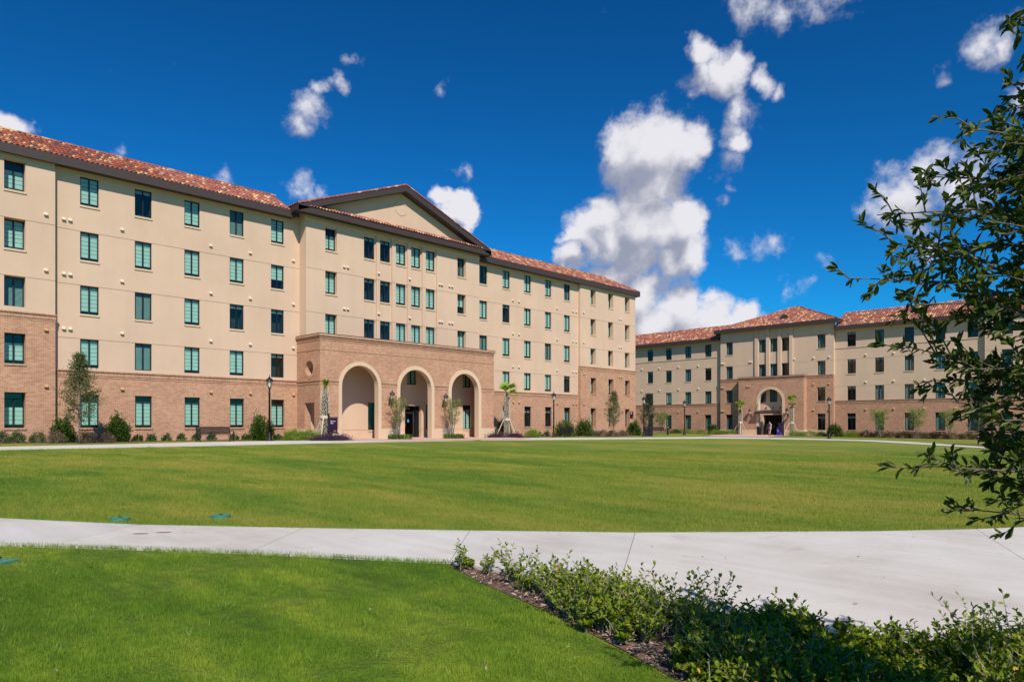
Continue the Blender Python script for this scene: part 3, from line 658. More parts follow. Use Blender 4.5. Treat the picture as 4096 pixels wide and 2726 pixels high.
for k, c in enumerate(scs):
    for t, s in zip((15.58, 12.5, 9.45), ('RRR', 'RRR', 'FFF', 'FFF', 'FFF')[k]): window(hall, c, t, 1.6, CW + .23, s, .92, False, .1)
MB().box(U0 - .04, U1 + .04, CW - .07, CW + .02, 15.84, 15.95).build('string_course', M['stucco'], hall)
# portico: back wall, sides, front with three arches
PW = -3.1; PU0, PU1 = 24.35, 40.5
ARCH = [(27.5, 1.49, 1.75), (32.38, 1.47, 1.75), (37.3, 1.44, 1.75)]; SPR, PTOP = 4.25, 7.62
portico = obj('portico', None, hall)
m = MB(); holes = [arch_loop(c, ro - .02, .0, SPR) for c, r, ro in ARCH]
outer = [(PU0, -.6)]
for c, r, ro in ARCH: outer += [(c - ro + .02, -.6)] + arch_loop(c, ro - .02, 0, SPR) + [(c + ro - .02, -.6)]
outer += [(PU1, -.6), (PU1, PTOP), (PU0, PTOP)]
poly_wall(m, outer, [], PW, .4)
oc = [(-1.72 + .52 * math.cos(2 * math.pi * i / 28), 5.45 + .52 * math.sin(2 * math.pi * i / 28)) for i in range(28)]
door = [(-2.38, -.6), (-2.38, 3.1), (-1.1, 3.1), (-1.1, -.6)]
poly_wall(m, [(PW, -.6), (-2.38, -.6), (-2.38, 3.1), (-1.1, 3.1), (-1.1, -.6), (.0, -.6), (.0, PTOP), (PW, PTOP)], [oc], PU0, .45, 'x', [oc, door])
poly_wall(m, [(PW, -.6), (.0, -.6), (.0, PTOP), (PW, PTOP)], [], PU1 - .4, .4, 'x')
m.build('brick_wall', M['brick'], portico)
m = MB(); n = 24
for k in range(n * 2):
    t0, t1 = math.pi * k / n, math.pi * (k + 1) / n
    P = lambda r, t, d: (PU0 + d, -1.72 + r * math.cos(t), 5.45 + r * math.sin(t))
    m.face([P(.515, t0, -.02), P(.515, t1, -.02), P(.74, t1, -.02), P(.74, t0, -.02)]); m.face([P(.74, t0, -.02), P(.74, t1, -.02), P(.74, t1, .05), P(.74, t0, .05)])
    m.face([P(.515, t0, -.02), P(.515, t0, .05), P(.515, t1, .05), P(.515, t1, -.02)])
m.build('round_opening_ring', M['soldier'], portico)
MB().box(PU0 - .02, PU0 + .05, -2.5, -.98, 3.105, 3.32).build('opening_head', M['soldier'], portico)
for c, r, ro in ARCH:                                       # cast stone surround
    m = MB(); a, b = arch_loop(c, r, -.3, SPR), arch_loop(c, ro, -.3, SPR); f, k = PW - .05, PW + .44
    for i in range(len(a) - 1):
        (p, q), (p2, q2), (s, t), (s2, t2) = a[i], a[i + 1], b[i], b[i + 1]
        m.face([(p, f, q), (p2, f, q2), (s2, f, t2), (s, f, t)]); m.face([(p, f, q), (p, k, q), (p2, k, q2), (p2, f, q2)])
        m.face([(s, f, t), (s2, f, t2), (s2, PW + .02, t2), (s, PW + .02, t)]); m.face([(p, k, q), (s, k, t), (s2, k, t2), (p2, k, q2)])
    m.build('arch_surround', M['trim'], portico)
# plinth, string courses, parapet
def run_front(name, mat, z0, z1, pr, segs, par=portico):
    for a, b in segs: MB().box(a, b, PW - pr, PW + .01, z0, z1).build(name, mat, par)
seg = []; x0 = PU0
for c, r, ro in ARCH: seg.append((x0, c - ro - .005)); x0 = c + ro + .005
seg.append((x0, PU1 + .05))
pl = run_front('plinth', M['trim'], -.6, 1.32, .05, seg)
for a, b in ((PW - .05, -2.39), (-1.09, -.02)): MB().box(PU0 - .05, PU0 - .002, a, b, -.6, 1.32).build('plinth', M['trim'], portico)
run_front('string_course', M['soldier'], 4.33, 4.55, .022, seg); run_front('rowlock_cap', M['soldier'], 4.55, 4.62, .075, seg)
MB().box(PU0 - .025, PU0 - .002, PW - .02, -.02, 4.33, 4.55).build('string_course', M['soldier'], portico)
MB().box(PU0 - .075, PU0 - .002, PW - .075, -.02, 4.552, 4.62).build('rowlock_cap', M['soldier'], portico)
full = [(PU0 - .03, PU1 + .03)]
run_front('soldier_course', M['soldier'], 6.64, 6.87, .025, full)
MB().box(PU0 - .027, PU0 - .002, PW, -.02, 6.64, 6.87).build('soldier_course', M['soldier'], portico)
for z0, z1, pr in ((7.28, 7.36, .03), (7.43, 7.53, .06), (7.56, 7.70, .13)):
    m = MB().box(PU0 - pr, PU1 + pr, PW - pr, PW + .3, z0, z1); m.box(PU0 - pr, PU0 + .3, PW + .302, -.02, z0, z1); m.box(PU1 - .3, PU1 + pr, PW + .302, -.02, z0, z1); m.build('cornice_course', M['soldier'], portico)
m = MB().box(PU0 - .10, PU1 + .10, PW - .10, PW + .38, 7.703, 7.755); m.box(PU0 - .10, PU0 + .38, PW + .382, -.02, 7.703, 7.755); m.box(PU1 - .38, PU1 + .1, PW + .382, -.02, 7.703, 7.755); m.build('metal_coping', M['fascia'], portico)
MB().box(PU0 + .46, PU1 - .41, PW + .41, -.03, 6.3, 6.42).build('portico_ceiling', M['stucco'], portico)
MB().box(PU0 + .05, PU1 - .05, PW + .05, -.05, 7.2, 7.3).build('portico_deck', M['under'], portico)
# wall behind the arches with its openings
BW = -.9
m = MB(); bh = [(29.62, 30.9, 1.22, 3.25, .3), (35.05, 36.2, 1.22, 3.25, .3), (33.0, 34.6, -.5, 3.1, .3), (39.0, 39.94, 1.25, 3.25, .12), (39.0, 39.94, 4.75, 6.25, .12), (33.2, 34.14, 4.75, 6.25, .12)]
wall(m, PU0 + .45, PU1 - .4, -.6, 6.35, BW, bh, [1.22, 3.3]); m.build('portico_back_wall', M['stucco'], portico)
m = MB(); m.tube([(26.95, BW - .05, .3), (26.95, BW - .05, 6.3)], .035, 6); m.box(26.88, 27.02, BW - .09, BW - .01, 3.4, 3.55); m.build('downpipe', M['stucco'], portico)
for c, t, h in ((39.47, 3.25, 2.0), (39.47, 6.25, 1.5), (33.67, 6.25, 1.5)): window(hall, c, t, h, BW + .12, 'F', .94, h > 1.9, .12)
for a, b in ((29.62, 30.9), (35.05, 36.2)): window(hall, (a + b) / 2, 3.25, 2.03, BW + .3, 'N', b - a, False, .3)
dr = obj('entrance_door', None, hall, (33.0, BW + .28, .6))
m = MB(); m.box(0, 1.6, 0, .1, 2.42, 2.5); m.box(0, .05, 0, .1, 0, 2.42); m.box(1.55, 1.6, 0, .1, 0, 2.42); m.box(1.08, 1.13, 0, .1, 0, 2.42); m.box(.05, 1.08, .002, .098, 1.98, 2.04); m.build('door_frame', M['frame'], dr)
m = MB(); m.box(.06, .16, .01, .06, .02, 1.97); m.box(.97, 1.07, .01, .06, .02, 1.97); m.box(.16, .97, .012, .058, 1.86, 1.97); m.box(.16, .97, .012, .058, .02, .22); m.build('door_leaf', M['frame'], dr)
MB().face([(.16, .03, .22), (.97, .03, .22), (.97, .03, 1.86), (.16, .03, 1.86)]).build('door_glass', M['doorglass'], dr)
MB().face([(1.13, .04, 0), (1.55, .04, 0), (1.55, .04, 2.42), (1.13, .04, 2.42)]).build('side_glass', M['doorglass'], dr)
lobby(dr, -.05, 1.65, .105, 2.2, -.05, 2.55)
MB().tube([(.2, 0, .85), (.2, -.06, .88), (.2, -.06, 1.12), (.2, 0, 1.15)], .014, 6).build('door_handle', M['steel'], dr)
MB().box(1.076, 1.082, -.003, .1, .02, 1.97).build('door_edge', M['steel'], dr)
MB().face([(.45, .02, 1.2), (.63, .02, 1.2), (.63, .02, 1.42), (.45, .02, 1.42)]).build('door_sticker', M['bluesign'], dr)
# pediment
over = .7; APX, APZ, EZ = 32.62, 19.95, 16.1
half = APX - (U0 - 1.0); sl = (APZ - (EZ + .42)) / half
m = MB()
poly_wall(m, [(U0 + .0, 16.35), (U1, 16.35), (U1, 16.9), (APX, APZ - .25), (U0, 16.9)], [], CW, .2); m.build('tympanum', M['stucco'], hall)
m = MB(); n = 32
for k in range(n):
    t0, t1 = 2 * math.pi * k / n, 2 * math.pi * (k + 1) / n
    P = lambda r, t, d: (APX + r * math.cos(t), CW + d, 18.35 + r * math.sin(t))
    m.face([P(.50, t0, -.03), P(.50, t1, -.03), P(.57, t1, -.03), P(.57, t0, -.03)]); m.face([P(.57, t0, -.03), P(.57, t1, -.03), P(.57, t1, .01), P(.57, t0, .01)]); m.face([P(.5, t0, -.03), P(.5, t0, .01), P(.5, t1, .01), P(.5, t1, -.03)])
m.build('medallion_ring', M['stucco'], hall)
roofc = obj('pediment_roof', None, hall)
for sgn in (-1, 1):
    e0 = APX + sgn * half; ez = EZ + .42
    zt = lambda u: APZ - sl * abs(u - APX)
    m = MB()                                                # raking fascia, then the roof slab behind it
    m.prism([(e0, ez - .42), (e0, ez), (APX, APZ), (APX, APZ - .44)], CW - over, CW - over + .06); m.build('raking_fascia', M['fascia'], roofc)
    m = MB().prism([(e0, ez - .06), (e0, ez + .01), (APX, APZ + .01), (APX, APZ - .06)], CW - over + .06, 7.0); m.build('roof_deck', M['under'], roofc)
    m = MB().prism([(e0, ez - .42), (APX, APZ - .44), (APX, APZ - .40), (e0, ez - .38)], CW - over + .06, CW + .02); m.build('raking_soffit', M['fascia'], roofc)
    m = MB().box(min(e0, e0 - sgn * .06), max(e0, e0 - sgn * .06), CW - over + .06, 2.2, ez - .42, ez - .02); m.build('side_fascia', M['fascia'], roofc)
    ridge_row(roofc, (e0, CW - over + .05, ez + .02), (APX, CW - over + .05, APZ + .02), 'rake_tiles', .10, .02)
    ridge_row(roofc, (e0, CW - over + .28, ez + .0), (APX, CW - over + .28, APZ + .0), 'rake_tiles', .10, .01)
    tile_slope(roofc, (e0, CW - over + .3, ez + .01), (0, 1, 0), (-sgn, 0, sl), 7.0, half * math.hypot(1, sl) - .1)
MB().box(APX - half + .05, APX + half - .05, CW - over, CW - over + .06, EZ, EZ + .40).build('fascia', M['fascia'], roofc)
MB().box(APX - half + .06, APX + half - .06, CW - over + .062, CW + .02, EZ + .05, EZ + .09).build('soffit', M['fascia'], roofc)
MB().face([(APX - half + .6, CW - over + .02, EZ + .38), (APX + half - .6, CW - over + .02, EZ + .38), (APX + half - .9, CW, EZ + .78), (APX - half + .9, CW, EZ + .78)]).build('pent_deck', M['under'], roofc)
tile_slope(roofc, (APX - half + .9, CW - over - .03, EZ + .40), (1, 0, 0), (0, .7, .40), half * 2 - 1.8, .62)
# wing roofs: a tiled slope over the front, hipped at the far end
RUN, RISE, EV = 2.85, 1.68, 16.28
roofm = obj('roof', None, hall)
SL = math.hypot(RUN, RISE)
for (a, b, w, hipR) in ((-2.6, 23.9, 0, False), (41.0, 65.55, 0, True)):
    eave(roofm, a, b, w - .04, 15.82, 16.31, .6)
    o = (a, w - .54, EV)
    pts = [(a, w - .54, EV), (b, w - .54, EV), (b - (RUN if hipR else 0), w - .54 + RUN, EV + RISE), (a, w - .54 + RUN, EV + RISE)]
    quadplane(roofm, 'roof_deck', pts, M['under'])
    quadplane(roofm, 'roof_back', [pts[3], pts[2], (pts[2][0], w + 4.8, EV + .1), (pts[3][0], w + 4.8, EV + .1)], M['under'])
    L_ = b - a
    tile_slope(roofm, (a, w - .60, EV - .02), (1, 0, 0), (0, RUN, RISE), L_ - .1, SL, (lambda u, v, L_=L_: u < L_ - .05 - v * RUN / SL) if hipR else (lambda u, v: True))
    ridge_row(roofm, (a, w - .54 + RUN, EV + RISE), (b - (RUN if hipR else 0), w - .54 + RUN, EV + RISE))
    if hipR:
        ridge_row(roofm, (b + .02, w - .56, EV + .02), (b - RUN, w - .54 + RUN, EV + RISE))
        quadplane(roofm, 'roof_deck', [(b, w - .54, EV), (b, 5, EV), (b - RUN, 5, EV + RISE), (b - RUN, w - .54 + RUN, EV + RISE)], M['under'])
        tile_slope(roofm, (b + .04, w - .54, EV - .02), (0, 1, 0), (-RUN, 0, RISE), 5.5, SL, lambda u, v: u > v * RUN / SL)
        MB().box(b - .06, b + .001, w - .48, 14, 15.82, 16.26).build('fascia', M['fascia'], roofm)
        MB().box(65.15, b - .06, w - .47, 14, 15.87, 15.91).build('soffit', M['fascia'], roofm)
# vents
for z in (12.95, 9.92, 6.88):
    for u in (10.25, 10.56, 13.2, 18.35, 20.95, 24.05, 45.9, 46.7, 52.1, 54.55, 55.05): vent(hall, u, z, 0, 'ventpale')
    for u in (27.55, 27.85, 36.45, 36.7, 37.5, 37.8) if z > 8 else (): vent(hall, u, z, CW, 'ventpale')
    if z > 8:
        vent(hall, 30.53, z - .02, CW, 'ventpale'); vent(hall, 33.43, z - .02, CW, 'ventpale')
        for u in (9.35, 55.9, 62.0, 62.4): vent(hall, u, z, -.3, 'ventpale')
    else:
        for u in (9.35, 55.9, 62.0, 62.4): vent(hall, u, z - .2, -.34, 'ventbrick')
for u in (13.2, 18.35, 20.95, 24.05, 45.9, 46.7, 52.1, 54.55, 55.05): vent(hall, u, 3.62, -.04, 'ventbrick')
for u in (9.35, 55.9): vent(hall, u, 3.62, -.34, 'ventbrick')

# ------------------------------------------------------------------ the hall at the far end (front plane Y = 85)
hall2 = thing('residence_hall', 'four storey beige and brick hall closing the far end, hipped tile roof over single arch', 'building', (0, 85, 0), 0)
T2 = [2.93, 6.05, 9.15, 12.28]; H2 = 1.63; F2 = 1.93
def wing2(cols, u0, u1, w, zroof, zband, nb, states, deep):
    wing(hall2, cols, u0, u1, T2, states, zroof, zband, w=w, first_h=F2, h=H2, brick_floors=nb, deep=deep)
    band(hall2, u0 + .02, u1 - .02, w - .04, zband)
wing2([-58.85, -55.83, -52.8, -49.76, -46.75], -62, -44.7, 0, 12.9, 4.37, 1, ['RRRR', 'RRRR', 'RRFS', 'SSSS', 'SRSS'], .1)
wing2([-28.57, -25.59, -22.58, -19.61, -16.68], -30.45, -15.55, 0, 12.9, 4.37, 1, ['RRRR', 'SRSS', 'NSSS', 'NSSS', 'NSSS'], .1)
wing2([-13.65, -10.6, -7.6, -4.6], -15.55, -1, -.4, 12.9, 7.45, 2, ['SSSS'] * 4, .3)
wing2([-43.5], -44.75, -40.0, -.4, 13.75, 7.45, 2, ['SSSS'], .14); wing2([-31.82], -35.18, -30.41, -.4, 13.75, 7.45, 2, ['SSRR'], .14)
for u0, u1 in ((-62, -44.8), (-30.4, -15.6)): MB().box(u0, u1, -.05, .01, 10.48, 10.58).build('string_course', M['stucco'], hall2)
for u in (-30.41, -15.55):
    MB().face([(u, -.4, 7.45), (u, .0, 7.45), (u, 0, 13.75 if u < -20 else 12.9), (u, -.4, 13.75 if u < -20 else 12.9)]).build('side_return', M['stucco'], hall2)
    MB().face([(u, -.44, -.6), (u, .0, -.6), (u, 0, 7.45), (u, -.44, 7.45)]).build('side_return', M['brick'], hall2)
MB().face([(-44.75, -.4, -.6), (-44.75, 0, -.6), (-44.75, 0, 13.7), (-44.75, -.4, 13.7)]).build('side_return', M['stucco'], hall2)
# pilastered bay over the arch: the wall between pilasters lies back
SC2 = [-39.05, -37.58, -36.12]
for u0, u1 in ((-40.0, -39.58), (-38.52, -38.1), (-37.06, -36.64), (-35.6, -35.18)): MB().box(u0, u1, -.56, -.39, 7.3, 13.75).build('pilaster', M['stucco'], hall2)
m = MB(); wall(m, -40.0, -35.18, 6.9, 13.75, -.4, [(c - .47, c + .47, t - H2, t, .12) for c in SC2 for t in (12.28, 9.15)], [9.165]); m.build('stucco_wall', M['stucco'], hall2)
for c in SC2:
    for t, s in ((12.28, 'S'), (9.15, 'S')): window(hall2, c, t, H2, -.28, s if c < -36.5 else 'N', .94)
# entrance bay
EW = -1.3; EU0, EU1 = -41.78, -33.53; AC, AR, AO = -37.62, 1.48, 1.78; ASP = 4.5
bay = obj('entrance_bay', None, hall2)
m = MB(); outer = [(EU0, -.6), (AC - AO + .02, -.6)] + arch_loop(AC, AO - .02, 0, ASP) + [(AC + AO - .02, -.6), (EU1, -.6), (EU1, 7.3), (EU0, 7.3)]
poly_wall(m, outer, [], EW, .4); m.face([(EU1, EW, -.6), (EU1, -.38, -.6), (EU1, -.38, 7.3), (EU1, EW, 7.3)]); m.face([(EU0, EW, -.6), (EU0, -.38, -.6), (EU0, -.38, 7.3), (EU0, EW, 7.3)])
m.build('brick_wall', M['brick'], bay)
m = MB(); a, b = arch_loop(AC, AR, -.3, ASP), arch_loop(AC, AO, -.3, ASP); f, k = EW - .05, EW + .44
for i in range(len(a) - 1):
    (p, q), (p2, q2), (s, t), (s2, t2) = a[i], a[i + 1], b[i], b[i + 1]
    m.face([(p, f, q), (p2, f, q2), (s2, f, t2), (s, f, t)]); m.face([(p, f, q), (p, k, q), (p2, k, q2), (p2, f, q2)]); m.face([(s, f, t), (s2, f, t2), (s2, EW + .02, t2), (s, EW + .02, t)])
m.build('arch_surround', M['trim'], bay)
for u0, u1 in ((EU0 - .03, AC - AO - .01), (AC + AO + .01, EU1 + .05)): MB().box(u0, u1, EW - .05, EW + .01, -.6, 1.0).build('plinth', M['trim'], bay)
for u0, u1 in ((-44.8, EU0), (EU1, -30.37)): MB().box(u0, u1, -.49, -.43, -.6, 1.0).build('plinth', M['trim'], bay)
MB().box(EU1 - .0, EU1 + .05, EW + .01, -.5, -.6, 1.0).build('plinth', M['trim'], bay)
for z0, z1, pr in ((7.12, 7.2, .03), (7.3, 7.42, .07), (7.44, 7.56, .14)): MB().box(EU0 - pr, EU1 + pr, EW - pr, -.35, z0, z1).build('cornice_course', M['soldier'], bay)
MB().box(EU0 - .1, EU1 + .1, EW - .11, -.36, 7.562, 7.61).build('metal_coping', M['fascia'], bay)
m = MB(); wall(m, AC - 2.0, AC + 2.0, -.6, 7.0, -.47, [(c - .47, c + .47, 4.42, 6.05, .1) for c in (-39.05 + .05, -37.58, -36.16)] + [(AC - 1.3, AC + 1.3, -.5, 2.85, .4)]); m.build('entry_back_wall', M['stucco'], bay)
for c in (-39.0, -37.58, -36.16): window(hall2, c, 6.05, H2, -.39, 'S', .94)
for du in (-2.0, 1.97): MB().box(AC + du, AC + du + .03, EW + .4, -.47, -.5, 6.5).build('entry_side_wall', M['stucco'], bay)
for dx in (-.9, 0, .9): MB().tube([(AC + dx, -.46, 3.72), (AC + dx, -.56, 3.72)], .09, 10).build('wall_spout', M['bronze'], bay)
can = MB().box(AC - 1.78, AC + 1.42, EW - .62, EW + .1, 2.98, 3.14).build('entrance_canopy', M['bronze'], hall2)
MB().face([(AC - 1.8, EW - .64, 3.145), (AC + 1.44, EW - .64, 3.145), (AC + 1.44, EW + .12, 3.42), (AC - 1.8, EW + .12, 3.42)]).build('canopy_roof', M['bronze'], can)
MB().tube([(AC - 1.6, EW - .5, 3.3), (AC - 1.6, EW, 4.3)], .02, 6).build('canopy_rod', M['bronze'], can)
dr = obj('entrance_door', None, hall2, (AC - 1.3, -.2, .25))
m = MB(); m.box(0, 2.6, 0, .08, 2.5, 2.6)
for x in (0, .62, 1.28, 1.94, 2.55): m.box(x, x + .05, .001, .079, 0, 2.5)
m.build('door_frame', M['frame'], dr); MB().face([(0, .04, 0), (2.6, .04, 0), (2.6, .04, 2.5), (0, .04, 2.5)]).build('door_glass', M['doorglass'], dr)
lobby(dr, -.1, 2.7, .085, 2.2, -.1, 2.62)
MB().tube([(1.3, -.03, .9), (1.3, -.03, 1.3)], .015, 6).build('door_handle', M['steel'], dr)
# roofs
roof2 = obj('roof', None, hall2)
EV2, RUN2, RISE2 = 13.0, 3.3, 1.9; SL2 = math.hypot(RUN2, RISE2)
for a, b in ((-62, -44.9), (-30.3, 0)):
    eave(roof2, a, b, -.02, 12.62, 13.03, .66)
    quadplane(roof2, 'roof_deck', [(a, -.52, EV2), (b, -.52, EV2), (b, -.52 + RUN2, EV2 + RISE2), (a, -.52 + RUN2, EV2 + RISE2)], M['under'])
    quadplane(roof2, 'roof_back', [(a, -.52 + RUN2, EV2 + RISE2), (b, -.52 + RUN2, EV2 + RISE2), (b, 6, EV2), (a, 6, EV2)], M['under'])
    tile_slope(roof2, (a, -.58, EV2 - .02), (1, 0, 0), (0, RUN2, RISE2), b - a, SL2); ridge_row(roof2, (a, -.52 + RUN2, EV2 + RISE2), (b, -.52 + RUN2, EV2 + RISE2))
HU0, HU1, HW, HE = -45.35, -29.8, -1.0, 13.88; HC = (HU0 + HU1) / 2; HRUN = 7.3; HZ = HE + .42 * HRUN
eave(roof2, HU0, HU1, -.4, 13.46, 13.92, .66)
for u in (HU0, HU1): MB().box(u - .03, u + .03, HW + .07, 6, 13.46, 13.90).build('fascia', M['fascia'], roof2)
A1, A2 = (HC - .4, HW + HRUN, HZ), (HC + .4, HW + HRUN, HZ); HSL = HRUN * math.hypot(1, .42)
quadplane(roof2, 'roof_deck', [(HU0, HW, HE), (HU1, HW, HE), A2, A1], M['under'])
quadplane(roof2, 'roof_deck', [(HU1, HW, HE), (HU1, 14, HE), (A2[0], 8, HZ), A2], M['under']); quadplane(roof2, 'roof_deck', [(HU0, HW, HE), A1, (A1[0], 8, HZ), (HU0, 14, HE)], M['under'])
hl = HU1 - HU0; kk = (hl / 2 - .4) / HSL
tile_slope(roof2, (HU0, HW - .06, HE - .02), (1, 0, 0), (0, 1, .42), hl, HSL, lambda u, v: v * kk + .1 < u < hl - v * kk - .1 and not (abs(u - hl / 2 - .5) < .5 and 2.3 < v < 3.1))
tile_slope(roof2, (HU1 + .06, HW, HE - .02), (0, 1, 0), (-1, 0, .42), 8, HSL, lambda u, v: u > v * .93 + .1)
ridge_row(roof2, (HU0, HW, HE + .02), A1); ridge_row(roof2, (HU1, HW, HE + .02), A2); ridge_row(roof2, A1, A2)
m = MB(); n = 14; cx_, cy_, cz_ = HC + .5, HW + 2.3, HE + .42 * 2.3 + .02
for k in range(n):
    t0, t1 = math.pi * k / n, math.pi * (k + 1) / n
    P = lambda r, t, d: (cx_ + r * math.cos(t), cy_ + d, cz_ + r * .95 * math.sin(t))
    m.face([P(.55, t0, 0), P(.55, t1, 0), P(.55, t1, 1.5), P(.55, t0, 1.5)])
m.build('roof_vent', TILE[0], roof2)
MB().face([(cx_ + .53 * math.cos(math.pi * k / n), cy_ + .04, cz_ + .5 * math.sin(math.pi * k / n)) for k in range(n + 1)]).build('vent_louver', M['room'], roof2)
for z in (9.5, 6.4):
    for u in (-57.2, -54.3, -51.2, -48.2, -27.0, -24.1, -21.1, -18.2): vent(hall2, u, z, 0, 'ventpale')
for u in (-54.3, -51.2, -48.2, -27.0, -24.1, -21.1, -18.2): vent(hall2, u, 3.3, -.04, 'ventbrick')
for u in (-44.5, -44.25, -40.7, -40.45, -35.0, -32.7, -30.9): vent(hall2, u, 9.5, -.4, 'ventpale')
for u in (-44.5, -44.25, -32.7, -30.9): vent(hall2, u, 6.35, -.44, 'ventbrick'); vent(hall2, u, 3.3, -.44, 'ventbrick')
for u in (-40.6, -40.3): vent(hall2, u, 6.35, EW, 'ventbrick')
# place the tiles: the 300 nearest ones singly, the rest joined per roof
bpy.context.view_layer.update()
D = []
for i, (rf, mt, p, k) in enumerate(ALLTILES):
    wp = rf.matrix_world @ p; dep = -SN * wp.x + CS * wp.y; lat = CS * wp.x + SN * wp.y
    D.append((dep if abs(lat) < .74 * dep else 1e6 + dep, i))
D.sort(); NEAREST = {i for _, i in D[:300]}
rest = {}
tv = np.array(TV, np.float32); tf = np.array(TF, np.int32)
for i, (rf, mt, p, k) in enumerate(ALLTILES):
    m4 = Matrix.Translation(p) @ mt @ Matrix.Diagonal((1, 1, 1, 1))
    if i in NEAREST:
        o = obj('tile', TMESH[k], rf); o.matrix_local = m4
    else: rest.setdefault(rf.name, (rf, []))[1].append((np.array(m4), k))
for rf, lst in rest.values():
    A_ = np.array([a for a, _ in lst]); V = np.einsum('nij,vj->nvi', A_[:, :3, :3], tv) + A_[:, None, :3, 3]
    V += RNG.normal(0, .004, (len(lst), 1, 3))
    F = (tf[None] + (np.arange(len(lst)) * len(tv))[:, None, None]).reshape(-1, 4)
    o = obj('roof_tiles', np_mesh('roof_tiles', V, F, TILE, mi=np.repeat([k for _, k in lst], len(tf))), rf); o['kind'] = 'stuff'

# ------------------------------------------------------------------ lamp posts, benches, signs and other furniture
def text_mesh(txt, size, mat):
    c = bpy.data.curves.new('lettering', 'FONT'); c.body = txt; c.size = size; c.extrude = .004
    o = bpy.data.objects.new('lettering', c); COL.objects.link(o); bpy.context.view_layer.update()
    m = bpy.data.meshes.new_from_object(o.evaluated_get(bpy.context.evaluated_depsgraph_get())); bpy.data.objects.remove(o)
    m.materials.clear(); m.materials.append(mat); return m
def lantern(par, x, y, z, k=1.0, metal='black'):
    """six-sided lantern standing at z: glass, cage and cap"""
    g = MB(); g.tube([(x, y, z + .03 * k), (x, y, z + .42 * k)], [.085 * k, .165 * k], 6); g.build('lantern_glass', M['lampglass'], par)
    c = MB()
    for j in range(6):
        t = 2 * math.pi * j / 6; c.tube([(x + .09 * k * math.cos(t), y + .09 * k * math.sin(t), z), (x + .175 * k * math.cos(t), y + .175 * k * math.sin(t), z + .43 * k)], .014 * k, 4)
    c.tube([(x, y, z - .05 * k), (x, y, z + .03 * k)], [.05 * k, .105 * k], 8); c.build('lantern_cage', M[metal], par)
    c = MB(); c.lathe([(.25 * k, z + .42 * k), (.245 * k, z + .46 * k), (.19 * k, z + .55 * k), (.10 * k, z + .63 * k), (.055 * k, z + .66 * k), (.05 * k, z + .70 * k), (.02 * k, z + .73 * k), (.028 * k, z + .77 * k), (.006 * k, z + .86 * k)], 12, (x, y)); c.build('lantern_cap', M[metal], par, True)
def lamp_post(label, loc):
    t = thing('lamp_post', label, 'street lamp', loc, 0, 'black lantern lamp posts round the lawn')
    MB().lathe([(.20, -.1), (.20, .05), (.17, .09), (.13, .14), (.125, .34), (.10, .42), (.075, .5), (.07, .55)], 14).build('base', M['black'], t, True)
    MB().lathe([(.062, .5), (.058, 2.9), (.075, 2.94), (.075, 2.98), (.055, 3.02), (.052, 3.2), (.08, 3.24), (.06, 3.28)], 12).build('pole', M['black'], t, True)
    lantern(t, 0, 0, 3.32, .96); return t
lamp_post('black lamp post in front of the brick wall left of the portico', PM(1078, -41.3))
lamp_post('black lamp post beside the bench on the right wing of the long hall', PM(2215, -41.5))
lamp_post('black lamp post next to the litter bins at the corner between the halls', PM(2575.5, -40.06))
lamp_post('black lamp post before the left wing of the far hall, smallest of the lamp posts', PM(2738, -42.7))
lamp_post('black lamp post in front of the right edge of the far entrance block', PF(3316.5, 69.4))
lamp_post('black lamp post at far right half hidden behind the overhanging branches', PF(3968, 59.2))
def wall_lantern(label, loc, rz):
    t = thing('wall_lantern', label, 'wall lantern', loc, rz, 'wall lanterns beside the entrances')      # local: wall behind at y = 0, hangs towards -y
    MB().box(-.07, .07, -.03, 0, -.05, .35).build('back_plate', M['bronze'], t)
    MB().tube([(0, -.02, .12), (0, -.22, .05), (0, -.36, .12), (0, -.38, .30)], .024, 6).build('bracket', M['bronze'], t)
    lantern(t, 0, -.38, .36, .88, 'bronze')
wall_lantern('wall lantern between the left and middle portico arches', (-41.9, 29.95, 3.05), R(90))
wall_lantern('wall lantern between the middle and right portico arches', (-41.9, 35.0, 3.0), R(90))
wall_lantern('wall lantern left of the single arch of the far hall', (-40.1, 83.7, 2.6), 0)
wall_lantern('wall lantern right of the single arch of the far hall', (-35.4, 83.7, 2.6), 0)
def bench(label, loc, rz, L_=1.95):
    t = thing('bench', label, 'bench', loc, rz, 'black slatted benches along the far walk')              # local: long side x, faces -y
    for k in range(8):
        z = .46 + k * .05; MB().box(-L_ / 2, L_ / 2, .22 + k * .014, .235 + k * .014, z, z + .041).build('back_slat', M['black'], t)
    for k in range(7): MB().box(-L_ / 2, L_ / 2, -.24 + k * .064, -.195 + k * .064, .415, .43).build('seat_slat', M['black'], t)
    MB().tube([(-L_ / 2, .345, .875), (L_ / 2, .345, .875)], .02, 8).build('top_rail', M['black'], t)
    for x in (-L_ / 2, L_ / 2):
        f = MB(); f.tube([(x, .26, -.05), (x, .20, .40), (x, .345, .87)], .024, 6); f.build('rear_leg', M['black'], t)
        f = MB(); f.tube([(x, -.27, -.05), (x, -.25, .58), (x, -.20, .645), (x, -.05, .655), (x, .25, .60)], .022, 6); f.build('armrest_leg', M['black'], t)
        f = MB(); f.box(x - .02, x + .02, -.26, .22, .385, .413); f.build('seat_rail', M['black'], t)
    for x in (-L_ / 6, L_ / 6): MB().box(x - .02, x + .02, .215, .24, .44, .52).build('back_stay', M['black'], t)
    return t
y0 = on_x(861, -41.1); bench('black slatted bench on the grass edge before the left brick wing', (-41.1, y0, gz(-41.1, y0)), R(90))
y0 = on_x(2277, -40.2); bench('black slatted bench beside the lamp post at the right wing', (-40.2, y0, gz(-40.2, y0)), R(90), 1.9)
